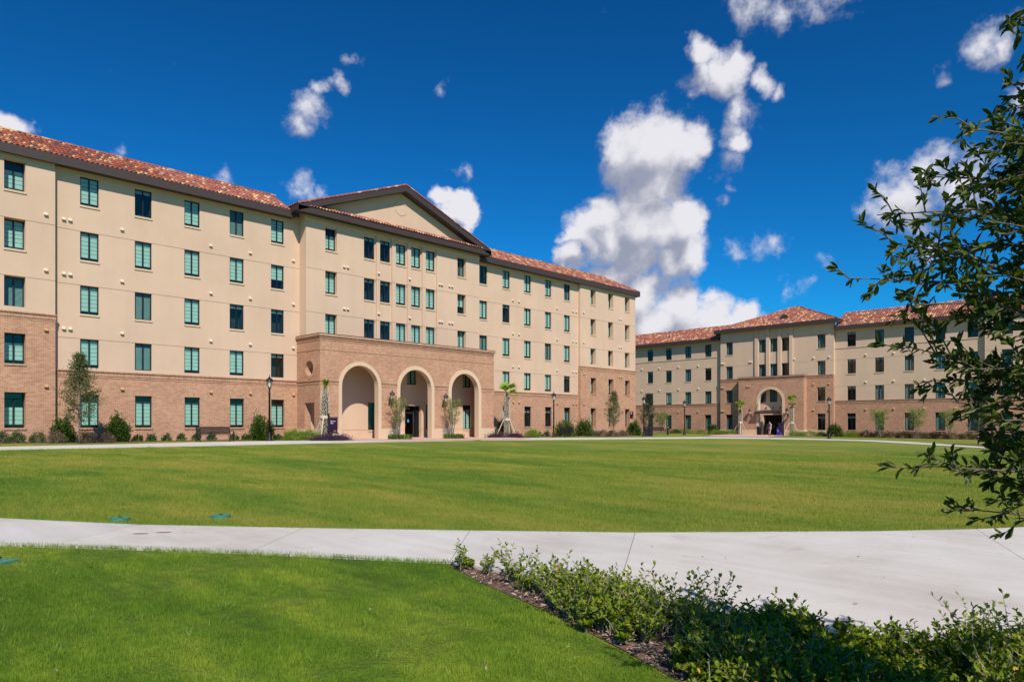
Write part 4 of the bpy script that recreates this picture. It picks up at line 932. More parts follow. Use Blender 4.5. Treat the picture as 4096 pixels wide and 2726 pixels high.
x0 = on_y(2632, 70.5); bench('small dark bench to the right of the litter bins at the corner', (x0, 70.5, gz(x0, 70.5)), R(60), 1.8)
def sign(label, loc, rz, w1):
    t = thing('hall_sign', label, 'sign', loc, rz, 'purple hall name signs on posts')                     # local: panel in xz facing -y
    p = MB().box(-.06, .06, -.06, .06, -.2, 1.62); p.build('post', M['black'], t)
    MB().lathe([(.09, 1.62), (.09, 1.66), (.04, 1.70), (.05, 1.75), (.01, 1.80)], 10).build('finial', M['black'], t)
    MB().box(.07, .58, -.035, .035, .52, 1.48).build('panel', M['purple'], t)
    MB().box(.05, .64, -.05, .05, 1.49, 1.54).build('top_rail', M['black'], t); MB().box(.06, .62, -.045, .045, .47, .515).build('bottom_rail', M['black'], t)
    MB().prism([(.06, .47), (.30, .47), (.06, .15)], -.02, .02).build('bracket', M['black'], t)
    for txt, sz, x, z, mt in ((w1, .115, .12, 1.24, 'white'), ('Hall', .115, .12, 1.10, 'white'), ('LSU', .11, .32, .60, 'gold')):
        o = obj('lettering', text_mesh(txt, sz, M[mt]), t, (x, -.042, z)); o.rotation_euler = (R(90), 0, 0)
y0 = on_x(1314, -40.6); sign('purple hall sign on a black post left of the first portico arch', (-40.6, y0, gz(-40.6, y0)), R(70), 'Spruce')
x0 = on_y(3134, 80.6); sign('purple hall sign on a black post right of the far entrance door', (x0, 80.6, gz(x0, 80.6)), R(205), 'Cedar')
t = thing('wall_sign', 'small purple and gold sign plate on the brick corner of the long hall', 'sign', (-44.66, on_x(2526, -44.66), 2.3), R(90))
MB().box(-.30, .30, -.04, 0, 0, .80).build('plate', M['purple'], t); MB().box(-.30, .30, -.045, 0, .803, .86).build('gold_strip', M['gold'], t)
for txt, sz, x, z, mt in (('Spruce', .13, -.24, .62, 'white'), ('Hall', .13, -.24, .49, 'white'), ('LSU', .13, .0, .08, 'gold')):
    o = obj('lettering', text_mesh(txt, sz, M[mt]), t, (x, -.048, z)); o.rotation_euler = (R(90), 0, 0)
def bin_(name, label, loc, r, h, mat, slatted=False, group=None):
    t = thing(name, label, 'bin', loc, 0, group)
    if slatted:
        for k in range(14):
            a = 2 * math.pi * k / 14; MB().tube([(r * math.cos(a), r * math.sin(a), .04), (r * math.cos(a), r * math.sin(a), h * .8)], .02, 4).build('slat', M[mat], t)
        MB().lathe([(r * .9, .0), (r * .92, h * .78), (.02, h * .785)], 16).build('liner', M['shorts'], t)
    else: MB().lathe([(r * .85, -.05), (r, h * .78), (r * 1.06, h * .80), (r * 1.06, h * .86)], 16).build('body', M[mat], t, True)
    MB().lathe([(r * 1.05, h * .82), (r * 1.0, h * .88), (r * .6, h), (.02, h * 1.01)], 16).build('lid', M[mat], t, True)
G_ = 'slatted black litter bins by the lamp post'
x0, y0 = on_y(2584, 60.6), 60.6; bin_('litter_bin', 'black slatted litter bin, the left one of the pair beside the lamp post', (x0, y0, gz(x0, y0)), .27, 1.0, 'black', True, G_)
x0, y0 = on_y(2600, 61.0), 61.0; bin_('litter_bin', 'black slatted litter bin, the right one of the pair beside the lamp post', (x0, y0, gz(x0, y0)), .27, 1.0, 'black', True, G_)
x0, y0 = on_y(3036, 82.6), 82.6; bin_('trash_can', 'round black trash can left of the far entrance door', (x0, y0, gz(x0, y0)), .28, 1.1, 'black')
t = thing('recycling_bin', 'blue square recycling bin right of the far entrance door', 'bin', (on_y(3119, 82.4), 82.4, gz(-34, 82.4)))
MB().box(-.27, .27, -.27, .27, -.05, .86).build('body', M['bluebin'], t); MB().prism([(-.29, .86), (.29, .86), (.22, .98), (-.22, .98)], -.29, .29).build('lid', M['bluebin'], t); MB().box(-.12, .12, -.275, -.271, .5, .72).build('label_plate', M['white'], t)
t = thing('bollard', 'short black bollard light with a yellow top before the far left wing', 'bollard', PM(2671, -43.2))
MB().lathe([(.10, -.1), (.10, .78), (.12, .80), (.12, .83)], 12).build('post', M['black'], t); MB().lathe([(.085, .83), (.085, .95)], 12).build('lens', M['gold'], t); MB().lathe([(.12, .95), (.11, 1.0), (.02, 1.04)], 12).build('cap', M['black'], t)

# ------------------------------------------------------------------ a person walking to the far door
def skin_body(name, verts, edges, rad, mat, parent, sub=2):
    m = bpy.data.meshes.new(name); m.from_pydata(verts, edges, []); m.materials.append(mat); o = obj(name, m, parent)
    md = o.modifiers.new('skin', 'SKIN'); md.use_smooth_shade = True
    for i, r in enumerate(rad): m.skin_vertices[0].data[i].radius = (r if isinstance(r, tuple) else (r, r))
    m.skin_vertices[0].data[0].use_root = True
    s = o.modifiers.new('sub', 'SUBSURF'); s.levels = sub; s.render_levels = sub; return o
px_, py_ = on_y(3078, 79.3), 79.3
per = thing('person', 'person in grey shirt and dark shorts walking towards the far door, seen from behind', 'person', (px_, py_, gz(px_, py_) + .045), 0)
V = [(0, 0, .86), (0, .01, 1.05), (0, .01, 1.24), (0, 0, 1.36), (0, .01, 1.46), (0, .015, 1.54), (0, .015, 1.61),
     (-.16, 0, 1.31), (-.20, -.02, 1.06), (-.205, .05, .83), (-.20, .07, .74), (.16, 0, 1.31), (.205, .02, 1.06), (.215, .04, .82), (.21, .06, .73),
     (-.09, 0, .80), (-.095, .10, .46), (-.095, .02, .09), (-.095, .13, .03), (.09, 0, .80), (.095, -.02, .46), (.095, -.14, .12), (.095, -.06, .03)]
Eg = [(0,1),(1,2),(2,3),(3,4),(4,5),(5,6),(3,7),(7,8),(8,9),(9,10),(3,11),(11,12),(12,13),(13,14),(0,15),(15,16),(16,17),(17,18),(0,19),(19,20),(20,21),(21,22)]
skin_body('body', V, Eg, [(.13,.10),(.125,.09),(.14,.10),(.09,.075),(.05,.05),(.085,.10),(.075,.09),.055,.042,.034,.035,.055,.042,.034,.035,.085,.058,.038,.035,.085,.058,.038,.035], M['skin'], per)
skin_body('shirt', [(0,0,.90),(0,.01,1.06),(0,.01,1.24),(0,0,1.35),(-.165,0,1.31),(-.195,-.02,1.12),(.165,0,1.31),(.2,.015,1.12)], [(0,1),(1,2),(2,3),(3,4),(4,5),(3,6),(6,7)], [(.15,.115),(.145,.11),(.16,.12),(.11,.09),.072,.06,.072,.06], M['shirt'], per)
skin_body('shorts', [(0,0,.90),(0,0,.82),(-.092,.0,.78),(-.095,.06,.60),(.092,0,.78),(.095,-.01,.60)], [(0,1),(1,2),(2,3),(1,4),(4,5)], [(.145,.115),(.15,.12),.10,.085,.10,.085], M['shorts'], per)
skin_body('hair', [(0,-.005,1.64),(0,-.03,1.57),(0,-.06,1.48)], [(0,1),(1,2)], [(.08,.085),(.085,.07),(.035,.03)], M['hair'], per)
for sx, q in ((-.095, (.02, .13)), (.095, (-.14, -.03))): MB().box(sx - .045, sx + .045, q[0] - .04, q[1] + .07, .0, .075).build('shoe', M['shoe'], per)
bag = thing('backpack', 'dark backpack worn by the person at the far door', 'backpack', (px_, py_ - .20, gz(px_, py_) + 1.0))
m = MB(); m.prism([(-.14, 0), (.14, 0), (.15, .25), (.12, .40), (.05, .46), (-.05, .46), (-.12, .40), (-.15, .25)], -.09, .08); m.build('bag_body', M['bagcloth'], bag)
MB().prism([(-.10, .03), (.10, .03), (.10, .20), (-.10, .20)], -.13, -.091).build('front_pocket', M['bagcloth'], bag)
for sx in (-.09, .09): MB().tube([(sx, .08, .05), (sx, .20, .2), (sx, .16, .40), (sx, .05, .42)], .018, 5).build('strap', M['bagcloth'], bag)

# ------------------------------------------------------------------ plants
def foliage(P, A, L_, W, mat, name='foliage', bend=.1):
    n = len(P); Nn = rnd_dirs(n, .8); return scatter_leaves(name, P, A, Nn, L_, W, mat, bend)
def bush(name, label, loc, rx, ry, h, n, leaf, mat, cat='shrub', group=None, ratio=.5, loose=.13, z0=.0, stem=True, clumps=24):
    n = int(n * 1.9); t = thing(name, label, cat, loc, 0, group)
    c = rnd_dirs(clumps, .35); c[:, 2] = np.abs(c[:, 2]); c *= RNG.uniform(.55, 1.0, (clumps, 1))
    k = RNG.integers(0, clumps, n); d = c[k] + RNG.normal(0, loose, (n, 3))
    q = rnd_dirs(n, .2) * RNG.uniform(.35, .95, (n, 1)) ** .6; use = RNG.uniform(0, 1, n) < .45; d[use] = q[use]
    d[:, 2] = np.abs(d[:, 2])
    P = d * np.array([rx, ry, h * .93]); P[:, 2] += z0 + .02
    A = d + rnd_dirs(n, .5) * .9
    obj('foliage', foliage(P, A, RNG.uniform(.7, 1.25, n) * leaf, ratio, M[mat]), t)
    if stem:
        m = MB()
        for i in range(5):
            a = 2 * math.pi * i / 5 + random.random(); m.tube([(.04 * math.cos(a), .04 * math.sin(a), -.05), (rx * .25 * math.cos(a), ry * .25 * math.sin(a), h * .35), (rx * .5 * math.cos(a), ry * .5 * math.sin(a), h * .7)], [.018, .013, .006], 5)
        m.build('stems', M['bark'], t)['kind'] = 'stuff'
    return t
def clump(name, label, loc, rx, ry, h, n, mat, w=.016, cat='grass clump', group=None, droop=.95):
    """arching strap leaves: each a bent two-piece blade"""
    t = thing(name, label, cat, loc, 0, group)
    a = RNG.uniform(0, 2 * np.pi, n); r = np.sqrt(RNG.uniform(0, 1, n)); bx, by = rx * r * np.cos(a), ry * r * np.sin(a)
    d = RNG.uniform(0, 2 * np.pi, n); hh = h * RNG.uniform(.6, 1.1, n); o = hh * droop * RNG.uniform(.3, 1.2, n)
    dx, dy = np.cos(d), np.sin(d); ww = w * RNG.uniform(.7, 1.3, n)
    V = np.empty((n, 5, 3), np.float32)
    for i, (f, g, s) in enumerate(((0, 0, 1), (0, 0, -1), (.45, .85, -.8), (.45, .85, .8), (1.0, .8, 0))):
        V[:, i] = np.stack([bx + dx * o * f - dy * ww * s, by + dy * o * f + dx * ww * s, hh * g - (.03 if g == 0 else 0)], 1)
    V[:, 4, 2] = hh * RNG.uniform(.75, 1.05, n)
    b = (np.arange(n) * 5)[:, None]
    Fq = np.concatenate([b + np.array([[0, 1, 2]]), b + np.array([[0, 2, 3]]), b + np.array([[3, 2, 4]])])
    obj('leaves', np_mesh('leaves', V, Fq, M[mat]), t); return t
def young_tree(name, label, loc, h, crown_r, z0, limbs, twigs, per, leaf, mat, prof, trunk_r=.05, cat='tree', group=None, ratio=.42, stems=1, spread=.0, rise=.5, jit=.08):
    t = thing(name, label, cat, loc, random.random() * 6, group); tk = MB(); br = MB(); P = []; A = []
    for s in range(stems):
        sa = 2 * math.pi * s / stems + random.random() * .5; sp = spread * random.uniform(.7, 1.1)
        axis = lambda f, sa=sa, sp=sp: Vector((math.cos(sa) * sp * f ** 1.2 + .03 * math.sin(f * 7 + s), math.sin(sa) * sp * f ** 1.2 + .03 * math.cos(f * 5 + s), h * f))
        tk.tube([axis(f) + (Vector((0, 0, -.1)) if f == 0 else Vector((0, 0, 0))) for f in (0, .2, .4, .6, .8, .97)], [trunk_r * (1 - .85 * f) for f in (0, .2, .4, .6, .8, 1)], 7)
        for i in range(limbs):
            f = (z0 + (h - z0) * ((i + random.random()) / limbs) ** .9) / h; f = min(f, .98)
            az = i * 2.4 + random.random() * .8; p = axis(f); L_ = crown_r * prof((f * h - z0) / (h - z0)) * random.uniform(.6, 1.15)
            d = Vector((math.cos(az), math.sin(az), rise + random.uniform(-.15, .25))).normalized(); tip = p + d * L_; mid = p + d * L_ * .5 + Vector((0, 0, .04 * L_))
            br.tube([p, mid, tip], [trunk_r * .28 * (1 - f * .6), trunk_r * .16, .004], 4, False)
            for j in range(twigs):
                g = random.uniform(.25, 1.05); b0 = p.lerp(tip, g) + Vector([random.gauss(0, jit) for _ in range(3)])
                for q in range(per):
                    P.append(b0 + Vector([random.gauss(0, .07) for _ in range(3)])); A.append(d * .5 + Vector([random.gauss(0, 1) for _ in range(3)]))
    tk.build('trunk', M['bark'], t, True); o = br.build('branches', M['bark'], t, True); o['kind'] = 'stuff'
    P = np.array(P); A = np.array(A); n = len(P)
    o = obj('crown', foliage(P, A, RNG.uniform(.7, 1.25, n) * leaf, ratio, M[mat]), t); return t
cone = lambda f: .10 + 1.08 * math.sin(min(1, f * 2.4 + .35) * math.pi / 2) * (1 - f) ** .85
oval = lambda f: .3 + .8 * math.sin(math.pi * min(1, f * .9 + .1))
young_tree('young_oak', 'slender young oak with thin grey-green crown before the left brick wing', PM(318, -41.6), 4.6, 1.25, 1.0, 60, 16, 8, .085, 'oak', cone, .055, group='young oaks around the lawn')
young_tree('young_oak', 'slender young oak before the brick corner at the right end of the long hall', PM(2455, -41.0), 4.3, 1.15, 1.0, 50, 14, 7, .09, 'oak', cone, .055, group='young oaks around the lawn')
young_tree('young_oak', 'dark dense young oak behind the litter bins at the corner', PF(2592, 75.5), 4.9, 1.4, .8, 52, 14, 8, .11, 'oakfar', cone, .06, group='young oaks around the lawn')
young_tree('young_oak', 'dark dense young oak on the right lawn behind the overhanging branches', PF(3915, 60.4), 3.9, 1.35, .9, 46, 13, 7, .085, 'oakfar', oval, .055, group='young oaks around the lawn')
MY = 'crepe myrtles against the brick walls'
young_tree('crepe_myrtle', 'crepe myrtle with reddish leaves before the pier between left and middle arches', (-40.75, 29.95, gz(-40.75, 30) + .03), 2.9, .55, 1.0, 9, 6, 5, .085, 'myrtle', oval, .03, 'small tree', MY, .5, 6, .55, .7)
young_tree('crepe_myrtle', 'crepe myrtle with reddish leaves before the pier between middle and right arches', (-40.75, 35.0, gz(-40.75, 35) + .03), 2.9, .55, 1.0, 9, 6, 5, .085, 'myrtle', oval, .03, 'small tree', MY, .5, 6, .55, .7)
M['myrtlegreen'] = leaf_mat('green_myrtle_leaf', (.10, .17, .03), (.20, .28, .045), (.30, .34, .07), .3, .5, 4)
for px, yy, lb, hh in ((2645, 80.5, 'light green crepe myrtle left of the bollard before the far left wing', 2.6), (3518, 82.4, 'light green crepe myrtle on the far right wing, nearest the entrance block', 2.9), (3669, 82.4, 'light green crepe myrtle in the middle of the three on the far right wing', 3.0), (3798, 82.4, 'light green crepe myrtle on the far right wing, rightmost and next to the oak', 2.8)):
    young_tree('crepe_myrtle', lb, PF(px, yy), hh, .7, 1.0, 9, 7, 5, .10, 'myrtlegreen', oval, .025, 'small tree', MY, .5, 6, .75, .8, .12)
def palm(label, loc, ht, fans, r=.21, seed=1):
    random.seed(seed); t = thing('palm_tree', label, 'palm', loc, seed, 'cabbage palms beside the entrances')
    MB().lathe([(r * .95, -.15), (r, .2), (r * .9, ht * .5), (r * .85, ht * .85), (r * .45, ht), (r * .2, ht + .35)], 12).build('trunk', M['palmcore'], t, True)
    b = MB(); rows = int(ht / .13)
    for i in range(rows):
        for j in range(7):
            a = 2 * math.pi * (j + .5 * (i % 2)) / 7 + random.uniform(-.1, .1); z = .05 + i * .13; rr = r * (1.0 if z < ht * .85 else .75); tw = .22 * (1 if (i + j) % 2 else -1)
            p = Vector((rr * .92 * math.cos(a - tw), rr * .92 * math.sin(a - tw), z)); q = Vector((rr * 1.42 * math.cos(a + tw), rr * 1.42 * math.sin(a + tw), z + random.uniform(.22, .36)))
            b.tube([p, p.lerp(q, .5) * 1.0, q], [.030, .028, .010], 4)
    b.build('leaf_boots', M['boot'], t)['kind'] = 'stuff'
    for (az, el, st, sp) in fans:
        d = Vector((math.cos(az) * math.cos(el), math.sin(az) * math.cos(el), math.sin(el))); o = Vector((0, 0, ht - .1)); hub = o + d * st
        fr = MB().tube([o, o.lerp(hub, .6) + Vector((0, 0, .03)), hub], [.022, .016, .012], 5).build('frond_stalk', M['frond'], t)
        side = d.cross(Vector((0, 0, 1))).normalized() if abs(d.z) < .98 else Vector((1, 0, 0)); m = MB(); n = 26
        nn = side.cross(d)
        for k in range(n):
            an = (k / (n - 1) - .5) * sp; dd = (d * math.cos(an) + side * math.sin(an)).normalized(); L_ = .88 * (1 - .25 * abs(an) / (sp / 2)) * random.uniform(.85, 1.05)
            w = (nn * .6 + side.cross(dd)).normalized().cross(dd) * .034; p2 = hub + dd * L_ * .6 + nn * .06; tip = hub + dd * L_ - Vector((0, 0, .10 + .12 * abs(an)))
            m.face([hub + dd * .02, p2 - w, tip, p2 + w])
        m.build('fan_leaf', M['frond'], fr)
    for k in range(3):
        a = 2 * math.pi * k / 3 + .4; p = Vector((r * 1.3 * math.cos(a), r * 1.3 * math.sin(a), 1.55)); q = Vector((1.05 * math.cos(a), 1.05 * math.sin(a), -.03)); m = MB(); m.tube([p, q], .045, 4); m.build('wooden_prop', M['wood'], t)
    MB().lathe([(r * 1.3, 1.42), (r * 1.36, 1.46), (r * 1.36, 1.6), (r * 1.3, 1.64)], 12).build('batten_ring', M['wood'], t)
    random.seed(seed + 50)
U_ = math.pi / 2
palm('cabbage palm with upright spear leaves left of the portico sign', PM(1300, -40.9), 3.25, [(0, 1.45, .25, 1.0), (1, 1.35, .28, .9), (2.5, 1.4, .22, .9), (4, 1.3, .26, 1.0), (5.2, 1.38, .2, .8)], .24, 3)
palm('cabbage palm with two open fan leaves right of the portico', PM(2028, -41.9), 3.5, [(R(170), 1.35, .75, 2.6), (R(190), 1.1, .75, 2.6), (R(20), .65, .55, 2.4), (R(5), .9, .9, 2.2), (R(60), .1, .35, 2.0), (R(300), 1.2, .5, 1.6)], .21, 6)
palm('cabbage palm with short drooping head left of the far arch', PF(2961, 82.0), 3.3, [(k * 1.05, .95 + .2 * (k % 3), .45, 1.5) for k in range(7)] + [(k * 2.1 + .5, .1, .12, 1.4) for k in range(3)], .2, 9)
palm('cabbage palm with tall narrow head right of the far arch', PF(3167, 82.2), 3.6, [(k * 1.2, 1.15 + .1 * (k % 3), .7, 1.3) for k in range(6)] + [(k * 1.5, .5, .15, 1.4) for k in range(3)], .2, 12)
# bushes and low plants
B1 = 'broad-leaved evergreen bushes along the halls'
bush('evergreen_bush', 'glossy dark bush at the brick corner behind the slender left oak', PM(255, -43.6), .62, .55, 1.35, 1500, .11, 'camellia', 'bush', B1)
bush('evergreen_bush', 'round glossy dark bush standing alone right of the left oak', PM(470, -43.6), .68, .62, 1.55, 1800, .11, 'camellia', 'bush', B1)
bush('evergreen_bush', 'large glossy dark bush behind the lamp post left of the portico', PM(1045, -43.3), .9, .75, 1.75, 2100, .11, 'camellia', 'bush', B1)
bush('evergreen_bush', 'dark bush behind the palm with open fans right of the portico', PM(2012, -43.6), .75, .7, 1.6, 1500, .12, 'camellia', 'bush', B1)
bush('evergreen_bush', 'loose bush behind the bench on the right wing', PM(2256, -43.4), .85, .85, 1.65, 1100, .15, 'camellia', 'bush', B1, loose=.2)
bush('evergreen_bush', 'loose bush right of the bench at the pavilion corner', PM(2336, -43.4), .85, .9, 1.7, 1100, .15, 'camellia', 'bush', B1, loose=.2)
bush('evergreen_bush', 'dark bush at the very end corner of the long hall', PM(2535, -42.6), .85, .85, 1.5, 1200, .14, 'camellia', 'bush', B1)
bush('evergreen_bush', 'dark bush left of the first palm at the far entrance', PF(2852, 83.0), .75, .6, 1.3, 900, .14, 'camellia', 'bush', B1)
bush('evergreen_bush', 'green bush beside the lamp post at the right of the far entrance block', PF(3340, 81.8), .95, .7, 1.55, 1200, .14, 'camellia', 'bush', B1)
B2 = 'low shrubs planted along the walls'
for px, r, lb in ((12, .4, 'low green shrub cut by the left frame edge'), (70, .5, 'widest of the low green shrubs under the leftmost ground floor window'), (150, .48, 'low green shrub between the leftmost window and the dark corner bush')):
    bush('low_shrub', lb, PM(px, -43.7), r, .38, .62, 700, .07, 'lowgreen', 'shrub', B2, .4)
for px, r, lb in ((225, .55, 'brownish low shrub left of the slender oak trunk'), (345, .5, 'brownish low shrub right of the slender oak trunk'), (425, .55, 'brownish low shrub in front of the lone round bush')):
    bush('brown_shrub', lb, PM(px, -42.5), r, .5, .66, 900, .06, 'brownish', 'shrub', B2, .4)
for px, lb in ((549, 'first small leafy plant right of the lone round bush'), (603, 'wide small leafy plant under the second brick window'), (668, 'small leafy plant midway between two brick windows, left of the bench'), (727, 'small upright plant just left of the third brick window'), (783, 'small plant at the left end of the bench'), (848, 'small plant seen under the bench seat'), (938, 'small plant at the right end of the bench'), (985, 'leafy plant between the bench and the large bush'), (1113, 'small plant between the lamp post and the portico'), (1147, 'small dark plant at the left edge of the lime shrubs')):
    bush('small_plant', lb, PM(px, -43.8), .26, .24, .38, 130, .13, 'lowgreen', 'plant', B2, .45, .2, 0, False, 7)
for px, X, rx, lb in ((1185, -42.2, .9, 'lime green feathery shrub at the left of the portico palm, the left one'), (1235, -41.5, .9, 'lime green feathery shrub at the left of the portico palm, the right one'), (2128, -42.0, .8, 'lime green low shrub right of the palm with open fans')):
    bush('lime_shrub', lb, PM(px, X), .7, rx, .7, 1500, .09, 'lime', 'shrub', B2, .28)
for px, X, lb in ((1300, -39.9, 'purple leafed ground plant around the portico palm foot'), (1350, -39.6, 'purple leafed ground plant in front of the portico sign'), (1985, -41.2, 'purple leafed ground plant left of the palm with open fans'), (2060, -40.9, 'purple leafed ground plant right of the palm with open fans')):
    bush('purple_plant', lb, PM(px, X), .45, .95, .36, 900, .10, 'purpleleaf', 'plant', B2, .35, .3, 0, False)
for px, lb in ((2155, 'small plant under the first window right of the palm, nearer the palm'), (2185, 'small plant under the first window right of the palm, nearer the lamp post')):
    bush('small_plant', lb, PM(px, -43.5), .3, .4, .42, 160, .13, 'lowgreen', 'plant', B2, .45, .2, 0, False, 7)
for px, X, lb in ((2372, -42.6, 'dark low shrub at the left end of the hedge under the pavilion windows'), (2410, -41.8, 'brown hedge shrub left of the right oak trunk'), (2450, -41.8, 'brown hedge shrub around the right oak trunk'), (2492, -41.8, 'brown hedge shrub right of the right oak trunk')):
    bush('brown_shrub' if X > -42.2 else 'low_shrub', lb, PM(px, X), .5, .95, .62, 900, .08, 'brownish' if X > -42.2 else 'lowgreen', 'shrub', B2, .4)
clump('liriope_border', 'strap leafed border round the left crepe myrtle', (-40.6, 29.95, gz(-40.6, 30) + .05), .55, .95, .36, 480, 'liriope', group='strap leafed borders under the myrtles')
clump('liriope_border', 'strap leafed border round the right crepe myrtle', (-40.6, 35.0, gz(-40.6, 35) + .05), .55, .95, .36, 480, 'liriope', group='strap leafed borders under the myrtles')
for px, Y, rx, mat, lb in ((2700, 79.8, .8, 'yellowflower', 'pale flowering clump right of the bollard'), (2730, 82.5, 1.3, 'lime', 'lime low hedge around the small lamp post'), (2790, 82.5, 1.5, 'lime', 'lime low hedge left of the dark bush at the far entrance'), (2872, 81.6, 1.3, 'lime', 'lime low hedge in front of the dark bush at the far entrance'), (2915, 81.6, 1.2, 'lime', 'lime low hedge touching the first palm of the far entrance'), (3185, 81.6, 1.2, 'lime', 'lime low hedge at the foot of the second far palm'), (3235, 82.0, 1.4, 'lime', 'lime low hedge right of the second far palm'), (3285, 82.4, .55, 'lowgreen', 'single small green shrub left of the lamp post at the far block'), (3385, 82.8, .9, 'lime', 'green low shrub under the first window of the far right wing, left one'), (3418, 82.8, .9, 'lime', 'green low shrub under the first window of the far right wing, right one')):
    bush('low_hedge', lb, PF(px, Y), rx, .6, .62, 900, .10, mat, 'shrub', B2, .32)
ORD = 'first second third fourth fifth sixth seventh eighth ninth tenth eleventh twelfth last'.split()
for i, px in enumerate((3465, 3515, 3565, 3615, 3665, 3715, 3765, 3815, 3865, 3915, 3965, 4015, 4065)):
    bush('flower_clump', '%s yellow flowering clump from the left in the far right wing row' % ORD[i], PF(px, 83.2), 1.0, .55, .72, 700, .12, 'yellowflower', 'flowers', 'flowering row under the far right wing', .25)

# ------------------------------------------------------------------ foreground ground cover
x, y = sample(52000, 2.7, 8.2, .98, 1); k = inside(x, y, BED)
x, y = x[k], y[k]
# plants stand in uneven mounds: taller along the walk, thin near the grass edge
def edge_dist(x, y, poly):
    d = np.full(len(x), 9.)
    for i in range(len(poly) - 1):
        a, b = np.array(poly[i]), np.array(poly[i + 1]); ab = b - a; t = np.clip(((x - a[0]) * ab[0] + (y - a[1]) * ab[1]) / (ab @ ab), 0, 1)
        d = np.minimum(d, np.hypot(x - a[0] - t * ab[0], y - a[1] - t * ab[1]))
    return d
npl = 1900; pidx = RNG.choice(len(x), npl, replace=False); sx, sy = x[pidx], y[pidx]
ed = edge_dist(sx, sy, BED[:9]); patch = wob(sx, sy, 4.5, 31) + .6 * wob(sx, sy, 11, 32); keep = (RNG.uniform(0, 1, npl) < np.clip(ed * 2.4 + .3, 0, 1) * np.clip(.62 + 1.5 * patch, .06, 1)); sx = sx + RNG.normal(0, .07, npl); sy = sy + RNG.normal(0, .07, npl); sx, sy, ed = sx[keep], sy[keep], ed[keep]
Pn, An, Ln = [], [], []; stm = MB()
for a, b, e in zip(sx, sy, ed):
    hh = random.uniform(.11, .27) * min(1, .6 + e * .9) * (.80 + 1.0 * float(wob(np.array([a]), np.array([b]), 3.2, 11)[0])) * random.choice((.7, .9, 1, 1, 1.25, 1.5)) * (1 if a < -3 else .9); hh = max(hh, .06); z = gz(a, b)
    for s in range(random.randint(5, 9)):
        az = random.random() * 6.28; lean = random.uniform(.1, 1.1); tip = Vector((a + math.cos(az) * hh * lean, b + math.sin(az) * hh * lean, z + hh * random.uniform(.65, 1.2))); base = Vector((a, b, z)); mid = base.lerp(tip, .5) + Vector((0, 0, .03))
        stm.tube([base, mid, tip], [.003, .0025, .0015], 3, False)
        nl = random.randint(10, 16)
        for j in range(nl):
            f = .15 + .85 * (j + random.random() * .5) / nl; p = base.lerp(mid, f * 2) if f < .5 else mid.lerp(tip, f * 2 - 1)
            an = j * 2.4 + random.random(); Pn.append(p); An.append((math.cos(an), math.sin(an), random.uniform(.05, .8) + (1.0 if j > nl - 3 else 0))); Ln.append(random.uniform(.022, .046))
Pn, An, Ln = np.array(Pn), np.array(An), np.array(Ln); old = RNG.uniform(0, 1, len(Pn)) < .012
o = obj('ground_cover', scatter_leaves('ground_cover', Pn[~old], An[~old], rnd_dirs((~old).sum(), 1.6), Ln[~old], .55, M['jasmine'], .12)); o['kind'] = 'stuff'; tag(o, 'low glossy leafed ground cover filling the foreground bed', 'ground cover')
o = obj('turned_leaves', scatter_leaves('turned_leaves', Pn[old], An[old], rnd_dirs(old.sum(), 1.6), Ln[old], .6, M['autumn'], .12)); o['kind'] = 'stuff'; tag(o, 'orange turned leaves among the ground cover', 'ground cover')
o = stm.build('ground_cover_stems', M['twig']); o['kind'] = 'stuff'; tag(o, 'thin stems of the ground cover', 'ground cover')
x, y = sample(900, 3, 9, .9, 1); k = inside(x, y, NEARP) | inside(x, y, walk_poly); x, y = x[k][:34], y[k][:34]
P = np.stack([x, y, gz(x, y) + .045], 1); A = rnd_dirs(len(x)); A[:, 2] *= .1
o = obj('fallen_leaves', scatter_leaves('fallen_leaves', P, A, rnd_dirs(len(x), 3), RNG.uniform(.02, .045, len(x)), .4, M['chip'], .05)); o['kind'] = 'stuff'; tag(o, 'few dry leaves lying on grass and walk', 'leaves')

# ------------------------------------------------------------------ foreground oak: trunk outside the frame, limbs reaching in
TX, TY = tr(2.10, 2.42); TG = gz(TX, TY)
oak = thing('live_oak', 'glossy leafed oak leaning in from the right frame edge, close to the camera', 'tree', (TX, TY, TG))
top = 3.1
MB().tube([(0, 0, -.2), (.02, .01, .5), (-.02, .03, 1.6), (.03, 0, 2.8), (0, .02, 3.8), (.02, 0, top)], [.10, .075, .065, .05, .03, .008], 10).build('trunk', M['bark'], oak, True)
def view_pt(px, py, t):                                     # 2356 px view position at depth t -> local to the oak
    s = (px * 1.7385 - CXP) / FPX; v = (HORIZON - py * 1.7385) / FPX; wx, wy = tr(t, s * t); return Vector((wx - TX, wy - TY, CAMZ + v * t - TG))
tips = [(1945,640,3.1),(1985,495,3.2),(2020,560,2.8),(2095,405,3.3),(2175,290,3.1),(2060,600,3.5),(2052,795,3.0),(2075,700,3.3),(2110,875,3.2),(2080,1105,2.9),(2185,1205,3.0),(2268,60,3.0),(2300,195,3.2),
        (2150,480,2.9),(2200,560,3.3),(2190,660,2.8),(2250,420,3.2),(2280,330,2.9),(2240,760,3.4),(2210,850,2.9),(2160,960,3.2),(2260,930,3.0),(2290,1060,3.2),(2230,1130,3.0),(2330,250,3.1),(2320,500,2.8),(2340,700,3.2),(2330,860,2.8),(2340,1000,3.1),(2340,1160,3.3),(2330,600,3.5),(2300,1000,2.6),(2345,100,3.3),(2370,400,2.7),(2380,900,3.4)]
random.seed(21)
for k in range(18):                                         # fill-in limbs well inside the crown edge
    tips.append((random.uniform(2235, 2440), random.uniform(330, 1120), random.uniform(2.6, 3.6)))
limbs = [view_pt(a + 32, b - (35 if b > 900 else 0), c * .78) for a, b, c in tips]
